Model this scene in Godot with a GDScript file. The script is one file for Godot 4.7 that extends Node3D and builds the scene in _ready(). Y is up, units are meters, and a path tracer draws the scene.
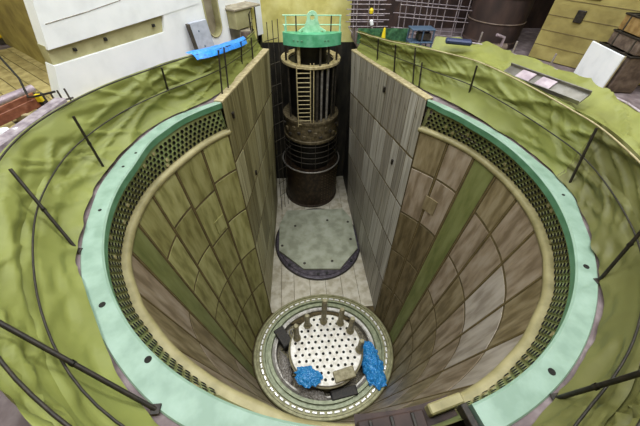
extends Node3D

const F_PX := 295.84
const PITCH := 0.7896
const YAW := 0.1046
const ROLL := 0.0282
const CAM := Vector3(-0.9548, 4.4272, 5.6482)
const DEPTH := 11.3
const CONTRAST := 0.7

var M: Dictionary = {}
var used: Dictionary = {}
var rng := RandomNumberGenerator.new()
var fold_noise := FastNoiseLite.new()
var wrinkle_noise := FastNoiseLite.new()

# ---------------------------------------------------------------- mesh builder
class MB:
	var v := PackedVector3Array()
	var n := PackedVector3Array()
	var t := PackedVector2Array()
	func tri(a: Vector3, b: Vector3, c: Vector3, na: Vector3, nb: Vector3, nc: Vector3, ta := Vector2.ZERO, tb := Vector2.ZERO, tc := Vector2.ZERO) -> void:
		v.append(a); v.append(c); v.append(b)
		n.append(na); n.append(nc); n.append(nb)
		t.append(ta); t.append(tc); t.append(tb)
	# corners run counter-clockwise as seen from outside
	func quad(a: Vector3, b: Vector3, c: Vector3, d: Vector3, ta := Vector2.ZERO, tb := Vector2.ZERO, tc := Vector2.ZERO, td := Vector2.ZERO) -> void:
		var nn := (c - a).cross(d - b)
		if nn.length() < 1e-12:
			return
		nn = nn.normalized()
		tri(a, b, c, nn, nn, nn, ta, tb, tc)
		tri(a, c, d, nn, nn, nn, ta, tc, td)
	func face3(a: Vector3, b: Vector3, c: Vector3) -> void:
		var nn := (b - a).cross(c - a)
		if nn.length() < 1e-12:
			return
		nn = nn.normalized()
		tri(a, b, c, nn, nn, nn)
	func poly(p: PackedVector3Array) -> void:
		for i in range(1, p.size() - 1):
			face3(p[0], p[i], p[i + 1])
	# rows of points; the outside is on the side of (next row) x (next column)
	func grid(rows: Array, closed := false, uv := Vector2.ONE, uv_off := Vector2.ZERO) -> void:
		var nr := rows.size()
		var nc: int = rows[0].size()
		var nrm: Array = []
		for r in nr:
			var line := PackedVector3Array()
			for c in nc:
				var p: PackedVector3Array = rows[r]
				var cl: int = c - 1
				var cr: int = c + 1
				if closed:
					cl = (c - 1 + nc) % nc; cr = (c + 1) % nc
				else:
					cl = maxi(c - 1, 0); cr = mini(c + 1, nc - 1)
				var up: Vector3 = rows[mini(r + 1, nr - 1)][c] - rows[maxi(r - 1, 0)][c]
				var sd: Vector3 = p[cr] - p[cl]
				var nn := up.cross(sd)
				line.append(nn.normalized() if nn.length() > 1e-12 else Vector3.UP)
			nrm.append(line)
		var m: int = nc if closed else nc - 1
		for r in nr - 1:
			for c in m:
				var c2: int = (c + 1) % nc
				var a: Vector3 = rows[r][c]; var b: Vector3 = rows[r + 1][c]
				var d: Vector3 = rows[r][c2]; var e: Vector3 = rows[r + 1][c2]
				var ua := Vector2(c, r) * uv + uv_off; var ub := Vector2(c, r + 1) * uv + uv_off
				var ud := Vector2(c + 1, r) * uv + uv_off; var ue := Vector2(c + 1, r + 1) * uv + uv_off
				tri(a, b, e, nrm[r][c], nrm[r + 1][c], nrm[r + 1][c2], ua, ub, ue)
				tri(a, e, d, nrm[r][c], nrm[r + 1][c2], nrm[r][c2], ua, ue, ud)
	# every strip between two rows keeps its own normals (hard edges along the profile)
	func strips(rows: Array, closed := false) -> void:
		for r in rows.size() - 1:
			grid([rows[r], rows[r + 1]], closed)
	func box(c: Vector3, s: Vector3, b := Basis.IDENTITY, ch := 0.012) -> void:
		var h := s * 0.5
		ch = minf(ch, minf(h.x, minf(h.y, h.z)) * 0.6)
		var ax := [Vector3.RIGHT, Vector3.UP, Vector3.BACK]
		# six faces
		for i in 3:
			var j := (i + 1) % 3
			var k := (i + 2) % 3
			for sg in [-1.0, 1.0]:
				var nn: Vector3 = ax[i] * sg
				var o: Vector3 = nn * h[i]
				var uu: Vector3 = ax[j] * (h[j] - ch)
				var ww: Vector3 = ax[k] * (h[k] - ch)
				if sg > 0:
					quad(c + b * (o - uu - ww), c + b * (o + uu - ww), c + b * (o + uu + ww), c + b * (o - uu + ww))
				else:
					quad(c + b * (o - uu - ww), c + b * (o - uu + ww), c + b * (o + uu + ww), c + b * (o + uu - ww))
		# twelve edges
		for i in 3:
			var j := (i + 1) % 3
			var k := (i + 2) % 3
			for sj in [-1.0, 1.0]:
				for sk in [-1.0, 1.0]:
					var l: Vector3 = ax[i] * (h[i] - ch)
					var p: Vector3 = ax[j] * sj * h[j] + ax[k] * sk * (h[k] - ch)
					var q: Vector3 = ax[j] * sj * (h[j] - ch) + ax[k] * sk * h[k]
					if sj * sk > 0:
						quad(c + b * (p - l), c + b * (p + l), c + b * (q + l), c + b * (q - l)) if false else quad(c + b * (p - l), c + b * (q - l), c + b * (q + l), c + b * (p + l))
					else:
						quad(c + b * (p - l), c + b * (p + l), c + b * (q + l), c + b * (q - l))
		for sx in [-1.0, 1.0]:
			for sy in [-1.0, 1.0]:
				for sz in [-1.0, 1.0]:
					var a := Vector3(sx * h.x, sy * (h.y - ch), sz * (h.z - ch))
					var e := Vector3(sx * (h.x - ch), sy * h.y, sz * (h.z - ch))
					var g := Vector3(sx * (h.x - ch), sy * (h.y - ch), sz * h.z)
					if sx * sy * sz > 0:
						face3(c + b * a, c + b * e, c + b * g)
					else:
						face3(c + b * a, c + b * g, c + b * e)
	func bar(a: Vector3, e: Vector3, w: float, d: float, up := Vector3.UP, ch := 0.008) -> void:
		var y := (e - a)
		var l := y.length()
		y = y / l
		var x := up.cross(y)
		if x.length() < 0.01:
			x = Vector3.RIGHT.cross(y)
		if x.length() < 0.01:
			x = Vector3.BACK.cross(y)
		x = x.normalized()
		box((a + e) * 0.5, Vector3(w, l, d), Basis(x, y, x.cross(y)), ch)
	func tube(path: PackedVector3Array, r: float, k := 8) -> void:
		var rows: Array = []
		var x := Vector3.ZERO
		for i in path.size():
			var d: Vector3 = (path[mini(i + 1, path.size() - 1)] - path[maxi(i - 1, 0)]).normalized()
			if x == Vector3.ZERO:
				x = d.cross(Vector3.UP if absf(d.y) < 0.9 else Vector3.RIGHT).normalized()
			else:
				x = (x - d * x.dot(d)).normalized()
			var y := d.cross(x)
			var line := PackedVector3Array()
			for j in k:
				var a := TAU * j / k
				line.append(path[i] + (x * cos(a) - y * sin(a)) * r)
			rows.append(line)
		grid(rows, true)
		var c0 := PackedVector3Array(rows[0]); var c1 := PackedVector3Array(rows[rows.size() - 1])
		poly(c0); c1.reverse(); poly(c1)
	# profile of Vector2(radius, height), from the bottom outside up to the top
	func lathe(c: Vector3, prof: PackedVector2Array, seg := 32, sz := 1.0, a0 := 0.0, a1 := TAU, sharp := true) -> void:
		var rows: Array = []
		var full := absf(a1 - a0 - TAU) < 1e-4
		for p in prof:
			var line := PackedVector3Array()
			for j in (seg if full else seg + 1):
				var a := a0 + (a1 - a0) * j / seg
				line.append(c + Vector3(p.x * sin(a), p.y, p.x * cos(a) * sz))
			rows.append(line)
		if sharp: strips(rows, full)
		else: grid(rows, full)
	func mesh() -> ArrayMesh:
		var arr: Array = []
		arr.resize(Mesh.ARRAY_MAX)
		arr[Mesh.ARRAY_VERTEX] = v
		arr[Mesh.ARRAY_NORMAL] = n
		arr[Mesh.ARRAY_TEX_UV] = t
		var am := ArrayMesh.new()
		am.add_surface_from_arrays(Mesh.PRIMITIVE_TRIANGLES, arr)
		return am

# ---------------------------------------------------------------- scene helpers
func numbered(called: String) -> String:
	var k: int = used.get(called, 0)
	used[called] = k + 1
	return called if k == 0 else "%s_%03d" % [called, k]

func add(called: String, m: MB, material: Material, parent: Node = null) -> MeshInstance3D:
	var o := MeshInstance3D.new()
	o.mesh = m.mesh()
	o.material_override = material
	if parent == null:
		o.name = numbered(called)
		add_child(o, true)
	else:
		o.name = called
		parent.add_child(o, true)
	return o

func tag(o: Node, label: String, category: String, group := "") -> Node:
	o.set_meta("label", label)
	o.set_meta("category", category)
	if group != "":
		o.set_meta("group", group)
	return o

func thing(called: String, label: String, category: String, at := Vector3.ZERO, turn := 0.0, group := "") -> Node3D:
	var o := Node3D.new()
	o.name = numbered(called)
	add_child(o, true)
	o.position = at
	o.rotation.y = turn
	tag(o, label, category, group)
	return o

func struct(called: String, m: MB, material: Material, label := "", category := "") -> MeshInstance3D:
	var o := add(called, m, material)
	o.set_meta("kind", "structure")
	if label != "":
		tag(o, label, category)
	return o

func stuff(o: Node) -> void:
	o.set_meta("kind", "stuff")

func ramp(cols: Array, offs: Array) -> Gradient:
	var g := Gradient.new()
	var pc := PackedColorArray()
	for c in cols: pc.append(c)
	g.colors = pc
	g.offsets = PackedFloat32Array(offs)
	return g

func noise_tex(freq: float, octaves: int, size: int, seed_: int, g: Gradient, normal := false, strength := 4.0) -> NoiseTexture2D:
	var f := FastNoiseLite.new()
	f.noise_type = FastNoiseLite.TYPE_SIMPLEX_SMOOTH
	f.seed = seed_
	f.frequency = freq
	f.fractal_octaves = octaves
	f.fractal_gain = 0.55
	var t := NoiseTexture2D.new()
	t.width = size; t.height = size
	t.seamless = true
	t.noise = f
	if normal:
		t.as_normal_map = true
		t.bump_strength = strength
	else:
		t.color_ramp = g
	return t

# mottled surface: three tones, world-space scale in tiles per metre
func surf(key: String, lo: Color, mid: Color, hi: Color, sc: Vector3, rough := 0.7, metal := 0.0, tri := true, freq := 0.012, bump := 0.0, size := 256) -> StandardMaterial3D:
	var m := StandardMaterial3D.new()
	m.albedo_texture = noise_tex(freq, 5, size, hash(key) % 1000, ramp([mid.lerp(lo, CONTRAST), mid, mid.lerp(hi, CONTRAST)], [0.2, 0.5, 0.8]))
	m.roughness = rough
	m.metallic = metal
	m.uv1_scale = sc
	if tri:
		m.uv1_triplanar = true
		m.uv1_world_triplanar = true
	if bump > 0.0:
		m.normal_enabled = true
		m.normal_texture = noise_tex(0.03, 4, 256, hash(key + "n") % 1000, null, true, 3.0)
		m.normal_scale = bump
	M[key] = m
	return m

func plain(key: String, c: Color, rough := 0.6, metal := 0.0) -> StandardMaterial3D:
	var m := StandardMaterial3D.new()
	m.albedo_color = c
	m.roughness = rough
	m.metallic = metal
	M[key] = m
	return m

func C8(r: int, g: int, b: int) -> Color:
	return Color8(r, g, b)

# angle in degrees, 0 = towards the canal (-z), 90 = right (+x)
func pol(deg: float, r: float, y := 0.0) -> Vector3:
	var a := deg_to_rad(deg)
	return Vector3(r * sin(a), y, -r * cos(a))

func table(tb: Array, x: float) -> float:
	if x <= tb[0][0]: return tb[0][1]
	for i in tb.size() - 1:
		if x <= tb[i + 1][0]:
			var k: float = (x - tb[i][0]) / (tb[i + 1][0] - tb[i][0])
			k = k * k * (3.0 - 2.0 * k)
			return lerpf(tb[i][1], tb[i + 1][1], k)
	return tb[tb.size() - 1][1]

const BEAD := [[44.0, 5.18], [64.0, 5.26], [79.0, 5.2], [96.0, 5.15], [111.0, 5.08], [122.0, 5.0], [137.0, 4.88], [150.0, 4.83], [164.0, 4.81], [180.0, 4.84], [191.0, 4.82], [203.0, 4.72], [215.0, 4.71], [229.0, 4.75], [239.0, 4.82], [254.0, 4.92], [265.0, 4.94], [278.0, 4.95], [294.0, 4.9], [320.0, 5.04]]
const RIN := [[42.0, 5.4], [52.0, 5.2], [66.0, 5.08], [93.0, 5.03], [120.0, 5.02], [180.0, 5.02], [250.0, 4.97], [276.0, 4.98], [294.0, 5.2], [306.0, 5.27], [321.5, 5.25]]
const ROUT := [[42.0, 5.5], [62.0, 5.36], [85.0, 5.36], [99.0, 5.5], [112.0, 5.36], [180.0, 5.38], [208.0, 5.43], [228.0, 5.35], [258.0, 5.34], [272.0, 5.43], [290.0, 5.52], [300.0, 5.6], [321.5, 5.42]]

func cone_pt(u: float, v: float) -> Vector3:
	var pt := lerpf(43.8, 320.2, u)
	var pb := lerpf(60.5, 308.2, u)
	var top := pol(pt, table(BEAD, pt) + 0.05, -1.05)
	var a := deg_to_rad(pb)
	var rb := 1.0 / sqrt(pow(sin(a) / 3.62, 2) + pow(cos(a) / 3.15, 2))
	var bot := pol(pb, rb, -DEPTH) + Vector3(0.02, 0, -0.05)
	return top.lerp(bot, v)

const LW := [Vector3(-3.3, 0, -4.05), Vector3(-1.95, 0, -9.45), Vector3(-2.8, -11.3, -2.15), Vector3(-2.5, -11.3, -11.4)]
const RW := [Vector3(3.65, 0, -3.95), Vector3(1.88, 0, -9.3), Vector3(3.1, -11.3, -1.7), Vector3(2.95, -11.3, -11.2)]

func wall_pt(w: Array, u: float, v: float) -> Vector3:
	var a: Vector3 = w[0].lerp(w[1], u)
	var b: Vector3 = w[2].lerp(w[3], u)
	return a.lerp(b, v)

# ---------------------------------------------------------------- main
func _ready() -> void:
	rng.seed = 7
	fold_noise.seed = 11
	fold_noise.frequency = 1.0
	fold_noise.fractal_octaves = 3
	wrinkle_noise.seed = 5
	wrinkle_noise.frequency = 1.0
	wrinkle_noise.fractal_octaves = 2
	make_camera_and_light()
	make_materials()
	make_hall()
	make_pit()
	make_canal()
	make_ring()
	make_vessel()
	make_shield_plate()
	make_tower()
	make_fence()
	make_left_side()
	make_right_side()
	make_back()

func make_camera_and_light() -> void:
	var cam := Camera3D.new()
	cam.name = "camera"
	var cp := cos(PITCH); var sp := sin(PITCH)
	var f := Vector3(sin(YAW) * cp, -sp, -cos(YAW) * cp)
	var r := Vector3(cos(YAW), 0, sin(YAW))
	var u := r.cross(f)
	var r2 := r * cos(ROLL) + u * sin(ROLL)
	var u2 := u * cos(ROLL) - r * sin(ROLL)
	cam.transform = Transform3D(Basis(r2, u2, -f), CAM)
	cam.fov = rad_to_deg(2.0 * atan(213.0 / F_PX))
	cam.near = 0.05
	cam.far = 200.0
	add_child(cam)
	cam.current = true
	var env := Environment.new()
	env.background_mode = Environment.BG_COLOR
	env.background_color = Color(0.02, 0.02, 0.02)
	env.ambient_light_source = Environment.AMBIENT_SOURCE_DISABLED
	env.tonemap_mode = Environment.TONE_MAPPER_LINEAR
	env.tonemap_exposure = 1.12
	env.sdfgi_enabled = true
	env.ssao_enabled = true
	env.ssil_enabled = true
	var we := WorldEnvironment.new()
	we.name = "world_environment"
	we.environment = env
	add_child(we)
	# unseen high-bay lamps, added under the roof to light the hall
	var glow := StandardMaterial3D.new()
	glow.albedo_color = Color(0.9, 0.9, 0.9)
	glow.emission_enabled = true
	glow.emission = Color(0.97, 0.99, 1.0)
	glow.emission_energy_multiplier = 3.0
	M["lamp_glow"] = glow
	M["lamp_case"] = plain("lamp_case", Color(0.3, 0.31, 0.32), 0.5, 0.4)
	var spots := [Vector3(-7, 13, 2), Vector3(-1, 13, 3), Vector3(6, 13, 2), Vector3(-6, 13, -5), Vector3(0.5, 13, -4), Vector3(7, 13, -5), Vector3(-12, 13, -3), Vector3(13, 13, -2), Vector3(-2.5, 13, -10.5)]  # the last lamp is added to brighten the yellow back wall
	for p in spots:
		var t := thing("unseen_bay_lamp", "white lit high bay lamp added under the hall roof out of view above the pit", "lamp", p, 0, "added high bay lamps under the roof")
		var mb := MB.new()
		mb.box(Vector3(0, 0.15, 0), Vector3(2.7, 0.2, 1.7))
		add("lamp_case", mb, M.lamp_case, t)
		var g := MB.new()
		g.box(Vector3(0, 0.03, 0), Vector3(2.5, 0.04, 1.5))
		add("diffuser", g, glow, t)
		var l := AreaLight3D.new()
		l.name = "light"
		l.area_size = Vector2(2.4, 1.4)
		l.rotation_degrees = Vector3(-90, 0, 0)
		l.position = Vector3(0, -0.03, 0)
		l.light_color = Color(0.97, 0.99, 1.0)
		l.light_energy = 60.0
		l.area_range = 60.0
		l.area_attenuation = 2.0
		l.shadow_enabled = true
		t.add_child(l)

func make_materials() -> void:
	surf("concrete_floor", C8(86, 74, 76), C8(112, 98, 100), C8(138, 126, 128), Vector3(0.5, 0.5, 0.5), 0.8, 0, true, 0.012, 0.3)
	surf("yellow_wall", C8(196, 184, 104), C8(218, 208, 132), C8(230, 222, 152), Vector3(0.3, 0.3, 0.3), 0.8, 0, true, 0.01, 0.2)
	surf("brown_wall", C8(112, 98, 54), C8(150, 136, 78), C8(176, 163, 102), Vector3(0.3, 0.3, 0.3), 0.8, 0, true, 0.012, 0.2)
	surf("dark_partition", C8(34, 22, 20), C8(52, 36, 32), C8(72, 52, 46), Vector3(0.3, 0.12, 0.3), 0.7, 0, true, 0.02)  # on the backdrop this dark brown stands for an unlit void
	surf("white_paint", C8(222, 224, 228), C8(240, 242, 246), C8(248, 249, 252), Vector3(0.35, 0.2, 0.35), 0.6, 0, true, 0.012, 0.1)
	surf("beige_paint", C8(140, 134, 96), C8(168, 162, 120), C8(186, 180, 140), Vector3(0.4, 0.3, 0.4), 0.7, 0, true, 0.015)
	surf("ceiling", C8(140, 140, 130), C8(160, 160, 150), C8(176, 176, 166), Vector3(0.2, 0.2, 0.2), 0.9)
	# pit liner plates: streaks run down the plate (u across, v down in metres)
	var s := Vector3(0.4, 0.1, 1)
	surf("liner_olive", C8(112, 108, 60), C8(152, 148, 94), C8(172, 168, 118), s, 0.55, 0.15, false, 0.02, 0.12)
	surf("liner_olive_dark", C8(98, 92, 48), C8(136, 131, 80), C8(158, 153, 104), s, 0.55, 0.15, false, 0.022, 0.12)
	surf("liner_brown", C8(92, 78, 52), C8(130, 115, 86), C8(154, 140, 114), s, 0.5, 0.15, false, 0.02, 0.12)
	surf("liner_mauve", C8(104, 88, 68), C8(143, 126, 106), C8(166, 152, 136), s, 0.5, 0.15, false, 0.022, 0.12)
	surf("liner_dim", C8(62, 52, 30), C8(98, 84, 56), C8(122, 108, 80), s, 0.55, 0.15, false, 0.02, 0.12)  # darkened for light falling off down the pit
	surf("liner_pale", C8(134, 122, 110), C8(168, 157, 146), C8(188, 178, 168), s, 0.5, 0.15, false, 0.02, 0.12)
	surf("liner_green", C8(84, 90, 44), C8(106, 110, 62), C8(122, 126, 78), s, 0.55, 0.1, false, 0.018)
	var s2 := Vector3(0.9, 0.035, 1)
	surf("canal_left", C8(108, 100, 66), C8(144, 136, 96), C8(166, 159, 121), s2, 0.5, 0.15, false, 0.03, 0.12)
	surf("canal_left_pale", C8(124, 117, 82), C8(160, 153, 116), C8(182, 176, 143), s2, 0.5, 0.15, false, 0.03, 0.12)
	surf("canal_right", C8(112, 106, 96), C8(142, 136, 124), C8(164, 158, 147), s2, 0.5, 0.15, false, 0.03, 0.12)
	surf("canal_right_pale", C8(128, 123, 114), C8(162, 156, 146), C8(184, 179, 170), s2, 0.5, 0.15, false, 0.03, 0.12)
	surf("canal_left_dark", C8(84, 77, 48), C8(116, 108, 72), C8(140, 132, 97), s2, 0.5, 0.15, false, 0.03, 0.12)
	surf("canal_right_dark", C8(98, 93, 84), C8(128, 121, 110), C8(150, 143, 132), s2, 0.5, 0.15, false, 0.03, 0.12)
	surf("seam", C8(54, 44, 22), C8(80, 66, 36), C8(100, 85, 52), Vector3(0.6, 0.3, 0.6), 0.8, 0, true, 0.02)
	surf("weld", C8(80, 66, 36), C8(102, 86, 52), C8(122, 106, 70), Vector3(0.8, 0.4, 0.8), 0.6, 0.1, true, 0.02)
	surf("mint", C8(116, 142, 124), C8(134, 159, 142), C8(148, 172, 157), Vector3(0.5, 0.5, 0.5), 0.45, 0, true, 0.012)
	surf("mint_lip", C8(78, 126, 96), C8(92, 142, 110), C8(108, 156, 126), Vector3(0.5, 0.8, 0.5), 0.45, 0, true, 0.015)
	surf("band", C8(86, 84, 50), C8(116, 116, 72), C8(124, 146, 96), Vector3(0.18, 0.3, 0.18), 0.6, 0.1, true, 0.012)
	plain("hole_dark", C8(20, 19, 14), 0.9)
	surf("bead", C8(120, 112, 74), C8(146, 136, 96), C8(164, 154, 114), Vector3(0.5, 0.5, 0.5), 0.55, 0.05, true, 0.015)
	surf("tarp", C8(104, 108, 48), C8(120, 125, 60), C8(134, 139, 73), Vector3(0.25, 0.25, 0.25), 0.6, 0, true, 0.01)
	M.tarp.cull_mode = BaseMaterial3D.CULL_DISABLED
	surf("tarp_dull", C8(80, 78, 36), C8(95, 94, 48), C8(110, 109, 60), Vector3(0.25, 0.25, 0.25), 0.6, 0, true, 0.01)
	M.tarp_dull.cull_mode = BaseMaterial3D.CULL_DISABLED
	surf("tarp_back", C8(108, 110, 50), C8(123, 126, 60), C8(136, 139, 71), Vector3(0.25, 0.25, 0.25), 0.6, 0, true, 0.01)
	M.tarp_back.cull_mode = BaseMaterial3D.CULL_DISABLED
	surf("blue_tarp", C8(16, 92, 196), C8(36, 132, 226), C8(90, 176, 244), Vector3(1, 1, 1), 0.4, 0, true, 0.03)
	M.blue_tarp.cull_mode = BaseMaterial3D.CULL_DISABLED
	surf("blue_plastic", C8(10, 84, 150), C8(34, 134, 204), C8(130, 200, 236), Vector3(1.6, 1.6, 1.6), 0.25, 0, true, 0.03)
	M.blue_plastic.cull_mode = BaseMaterial3D.CULL_DISABLED
	surf("black_pipe", C8(24, 20, 16), C8(36, 30, 24), C8(60, 50, 40), Vector3(1.2, 1.2, 1.2), 0.55, 0.2, true, 0.03)
	surf("canal_floor", C8(160, 150, 128), C8(190, 181, 162), C8(208, 202, 188), Vector3(0.35, 0.35, 0.35), 0.6, 0.1, true, 0.015)
	surf("plate_white", C8(138, 140, 120), C8(164, 166, 146), C8(182, 184, 166), Vector3(0.25, 0.25, 0.25), 0.5, 0.1, true, 0.012)
	surf("plate_purple", C8(56, 50, 58), C8(82, 75, 84), C8(112, 104, 114), Vector3(0.6, 0.6, 0.6), 0.4, 0.3, true, 0.02)
	surf("flange_green", C8(108, 112, 84), C8(132, 137, 108), C8(152, 156, 130), Vector3(0.6, 0.6, 0.6), 0.4, 0.25, true, 0.02)
	surf("flange_rust", C8(108, 104, 72), C8(136, 132, 96), C8(156, 152, 118), Vector3(0.6, 0.6, 0.6), 0.45, 0.3, true, 0.02)
	surf("flange_grey", C8(104, 98, 92), C8(140, 134, 126), C8(170, 166, 158), Vector3(0.6, 0.6, 0.6), 0.35, 0.4, true, 0.02)
	surf("core_metal", C8(192, 184, 168), C8(226, 219, 208), C8(242, 238, 232), Vector3(0.8, 0.8, 0.8), 0.35, 0.1, true, 0.015)
	surf("trench", C8(52, 46, 34), C8(96, 86, 66), C8(160, 152, 132), Vector3(1.2, 1.2, 1.2), 0.5, 0.2, true, 0.03)
	plain("stud_metal", C8(236, 232, 228), 0.25, 0.3)
	plain("black_box", C8(30, 28, 28), 0.6)
	surf("tan_metal", C8(112, 102, 74), C8(142, 132, 100), C8(164, 156, 126), Vector3(0.8, 0.8, 0.8), 0.5, 0.2, true, 0.02)
	surf("beam_green", C8(70, 150, 108), C8(92, 172, 130), C8(118, 190, 152), Vector3(0.5, 0.5, 0.5), 0.45, 0, true, 0.015)
	surf("pale_green", C8(140, 200, 160), C8(166, 216, 182), C8(188, 228, 200), Vector3(0.8, 0.8, 0.8), 0.45, 0, true, 0.015)
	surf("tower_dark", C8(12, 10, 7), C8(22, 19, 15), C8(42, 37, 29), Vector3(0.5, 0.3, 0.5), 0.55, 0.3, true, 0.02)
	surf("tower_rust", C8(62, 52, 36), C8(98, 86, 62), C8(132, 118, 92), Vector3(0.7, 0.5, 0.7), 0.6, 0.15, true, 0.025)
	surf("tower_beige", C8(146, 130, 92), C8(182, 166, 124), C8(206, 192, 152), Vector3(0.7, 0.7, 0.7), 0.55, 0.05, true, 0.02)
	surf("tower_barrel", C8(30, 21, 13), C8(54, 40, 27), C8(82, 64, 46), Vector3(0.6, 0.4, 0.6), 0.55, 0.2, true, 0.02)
	surf("dark_steel", C8(48, 44, 38), C8(72, 66, 58), C8(96, 88, 78), Vector3(0.6, 0.6, 0.6), 0.5, 0.4, true, 0.02)
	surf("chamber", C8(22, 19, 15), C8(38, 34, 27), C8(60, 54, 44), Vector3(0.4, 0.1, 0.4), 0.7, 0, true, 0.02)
	surf("scaffold_tube", C8(124, 112, 118), C8(156, 144, 150), C8(180, 170, 176), Vector3(0.8, 0.8, 0.8), 0.45, 0.3, true, 0.02)
	surf("grey_panel", C8(150, 154, 168), C8(172, 176, 190), C8(190, 194, 206), Vector3(0.8, 0.8, 0.8), 0.45, 0.1, true, 0.015)
	surf("niche_grey", C8(120, 110, 92), C8(150, 140, 120), C8(168, 160, 142), Vector3(0.5, 0.3, 0.5), 0.8, 0, true, 0.015)
	surf("crate_brown", C8(74, 60, 52), C8(104, 88, 78), C8(132, 116, 104), Vector3(0.6, 0.6, 0.6), 0.6, 0.1, true, 0.02)
	surf("crate_ochre", C8(120, 92, 50), C8(150, 120, 72), C8(170, 142, 96), Vector3(0.6, 0.6, 0.6), 0.6, 0.1, true, 0.02)
	surf("red_beam", C8(104, 56, 38), C8(140, 84, 60), C8(176, 124, 100), Vector3(0.6, 0.6, 0.6), 0.5, 0.1, true, 0.02)
	surf("mauve_pipe", C8(140, 124, 134), C8(176, 160, 168), C8(206, 194, 200), Vector3(0.6, 0.6, 0.6), 0.4, 0.2, true, 0.02)
	surf("curb", C8(112, 100, 108), C8(148, 136, 142), C8(176, 166, 170), Vector3(0.6, 0.6, 0.6), 0.7, 0, true, 0.02)
	plain("yellow_paint", C8(222, 196, 30), 0.5)
	surf("tray_metal", C8(96, 92, 84), C8(128, 124, 116), C8(160, 156, 152), Vector3(0.35, 0.35, 0.35), 0.3, 0.5, true, 0.02)
	surf("green_net", C8(30, 66, 40), C8(48, 92, 58), C8(70, 116, 76), Vector3(0.8, 0.8, 0.8), 0.8, 0, true, 0.02)
	surf("deck_a", C8(140, 124, 76), C8(168, 152, 98), C8(188, 172, 120), Vector3(0.5, 0.5, 0.5), 0.75, 0, true, 0.015)
	surf("deck_b", C8(130, 114, 68), C8(156, 140, 88), C8(176, 160, 110), Vector3(0.5, 0.5, 0.5), 0.75, 0, true, 0.015)
	surf("timber", C8(140, 126, 92), C8(166, 152, 116), C8(186, 174, 140), Vector3(0.8, 0.8, 0.8), 0.7, 0, true, 0.02)
	plain("blue_grey", C8(76, 96, 120), 0.5, 0.2)
	plain("dark_navy", C8(40, 50, 86), 0.5, 0.1)

# ---------------------------------------------------------------- the hall
func slab(poly2: PackedVector2Array, y1: float, y0: float) -> MB:
	var mb := MB.new()
	var idx := Geometry2D.triangulate_polygon(poly2)
	var cw := Geometry2D.is_polygon_clockwise(poly2)
	for i in range(0, idx.size(), 3):
		var a := poly2[idx[i]]; var b := poly2[idx[i + 1]]; var c := poly2[idx[i + 2]]
		var cr := (b - a).cross(c - a)
		if cr > 0:
			var q := b; b = c; c = q
		mb.tri(Vector3(a.x, y1, a.y), Vector3(b.x, y1, b.y), Vector3(c.x, y1, c.y), Vector3.UP, Vector3.UP, Vector3.UP)
		mb.tri(Vector3(a.x, y0, a.y), Vector3(c.x, y0, c.y), Vector3(b.x, y0, b.y), Vector3.DOWN, Vector3.DOWN, Vector3.DOWN)
	for i in poly2.size():
		var a := poly2[i]; var b := poly2[(i + 1) % poly2.size()]
		if cw: mb.quad(Vector3(a.x, y0, a.y), Vector3(a.x, y1, a.y), Vector3(b.x, y1, b.y), Vector3(b.x, y0, b.y))
		else: mb.quad(Vector3(a.x, y0, a.y), Vector3(b.x, y0, b.y), Vector3(b.x, y1, b.y), Vector3(a.x, y1, a.y))
	return mb

func wall_box(a: Vector3, b: Vector3, h0: float, h1: float, th: float, side: float) -> MB:
	# a wall whose face runs from a to b; its thickness goes to the side given
	var mb := MB.new()
	var d := (b - a).normalized()
	var nn := Vector3(-d.z, 0, d.x) * side
	var c := (a + b) * 0.5 + nn * th * 0.5
	c.y = (h0 + h1) * 0.5
	mb.box(c, Vector3((b - a).length(), h1 - h0, th), Basis(d, Vector3.UP, d.cross(Vector3.UP)), 0.01)
	return mb

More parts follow.
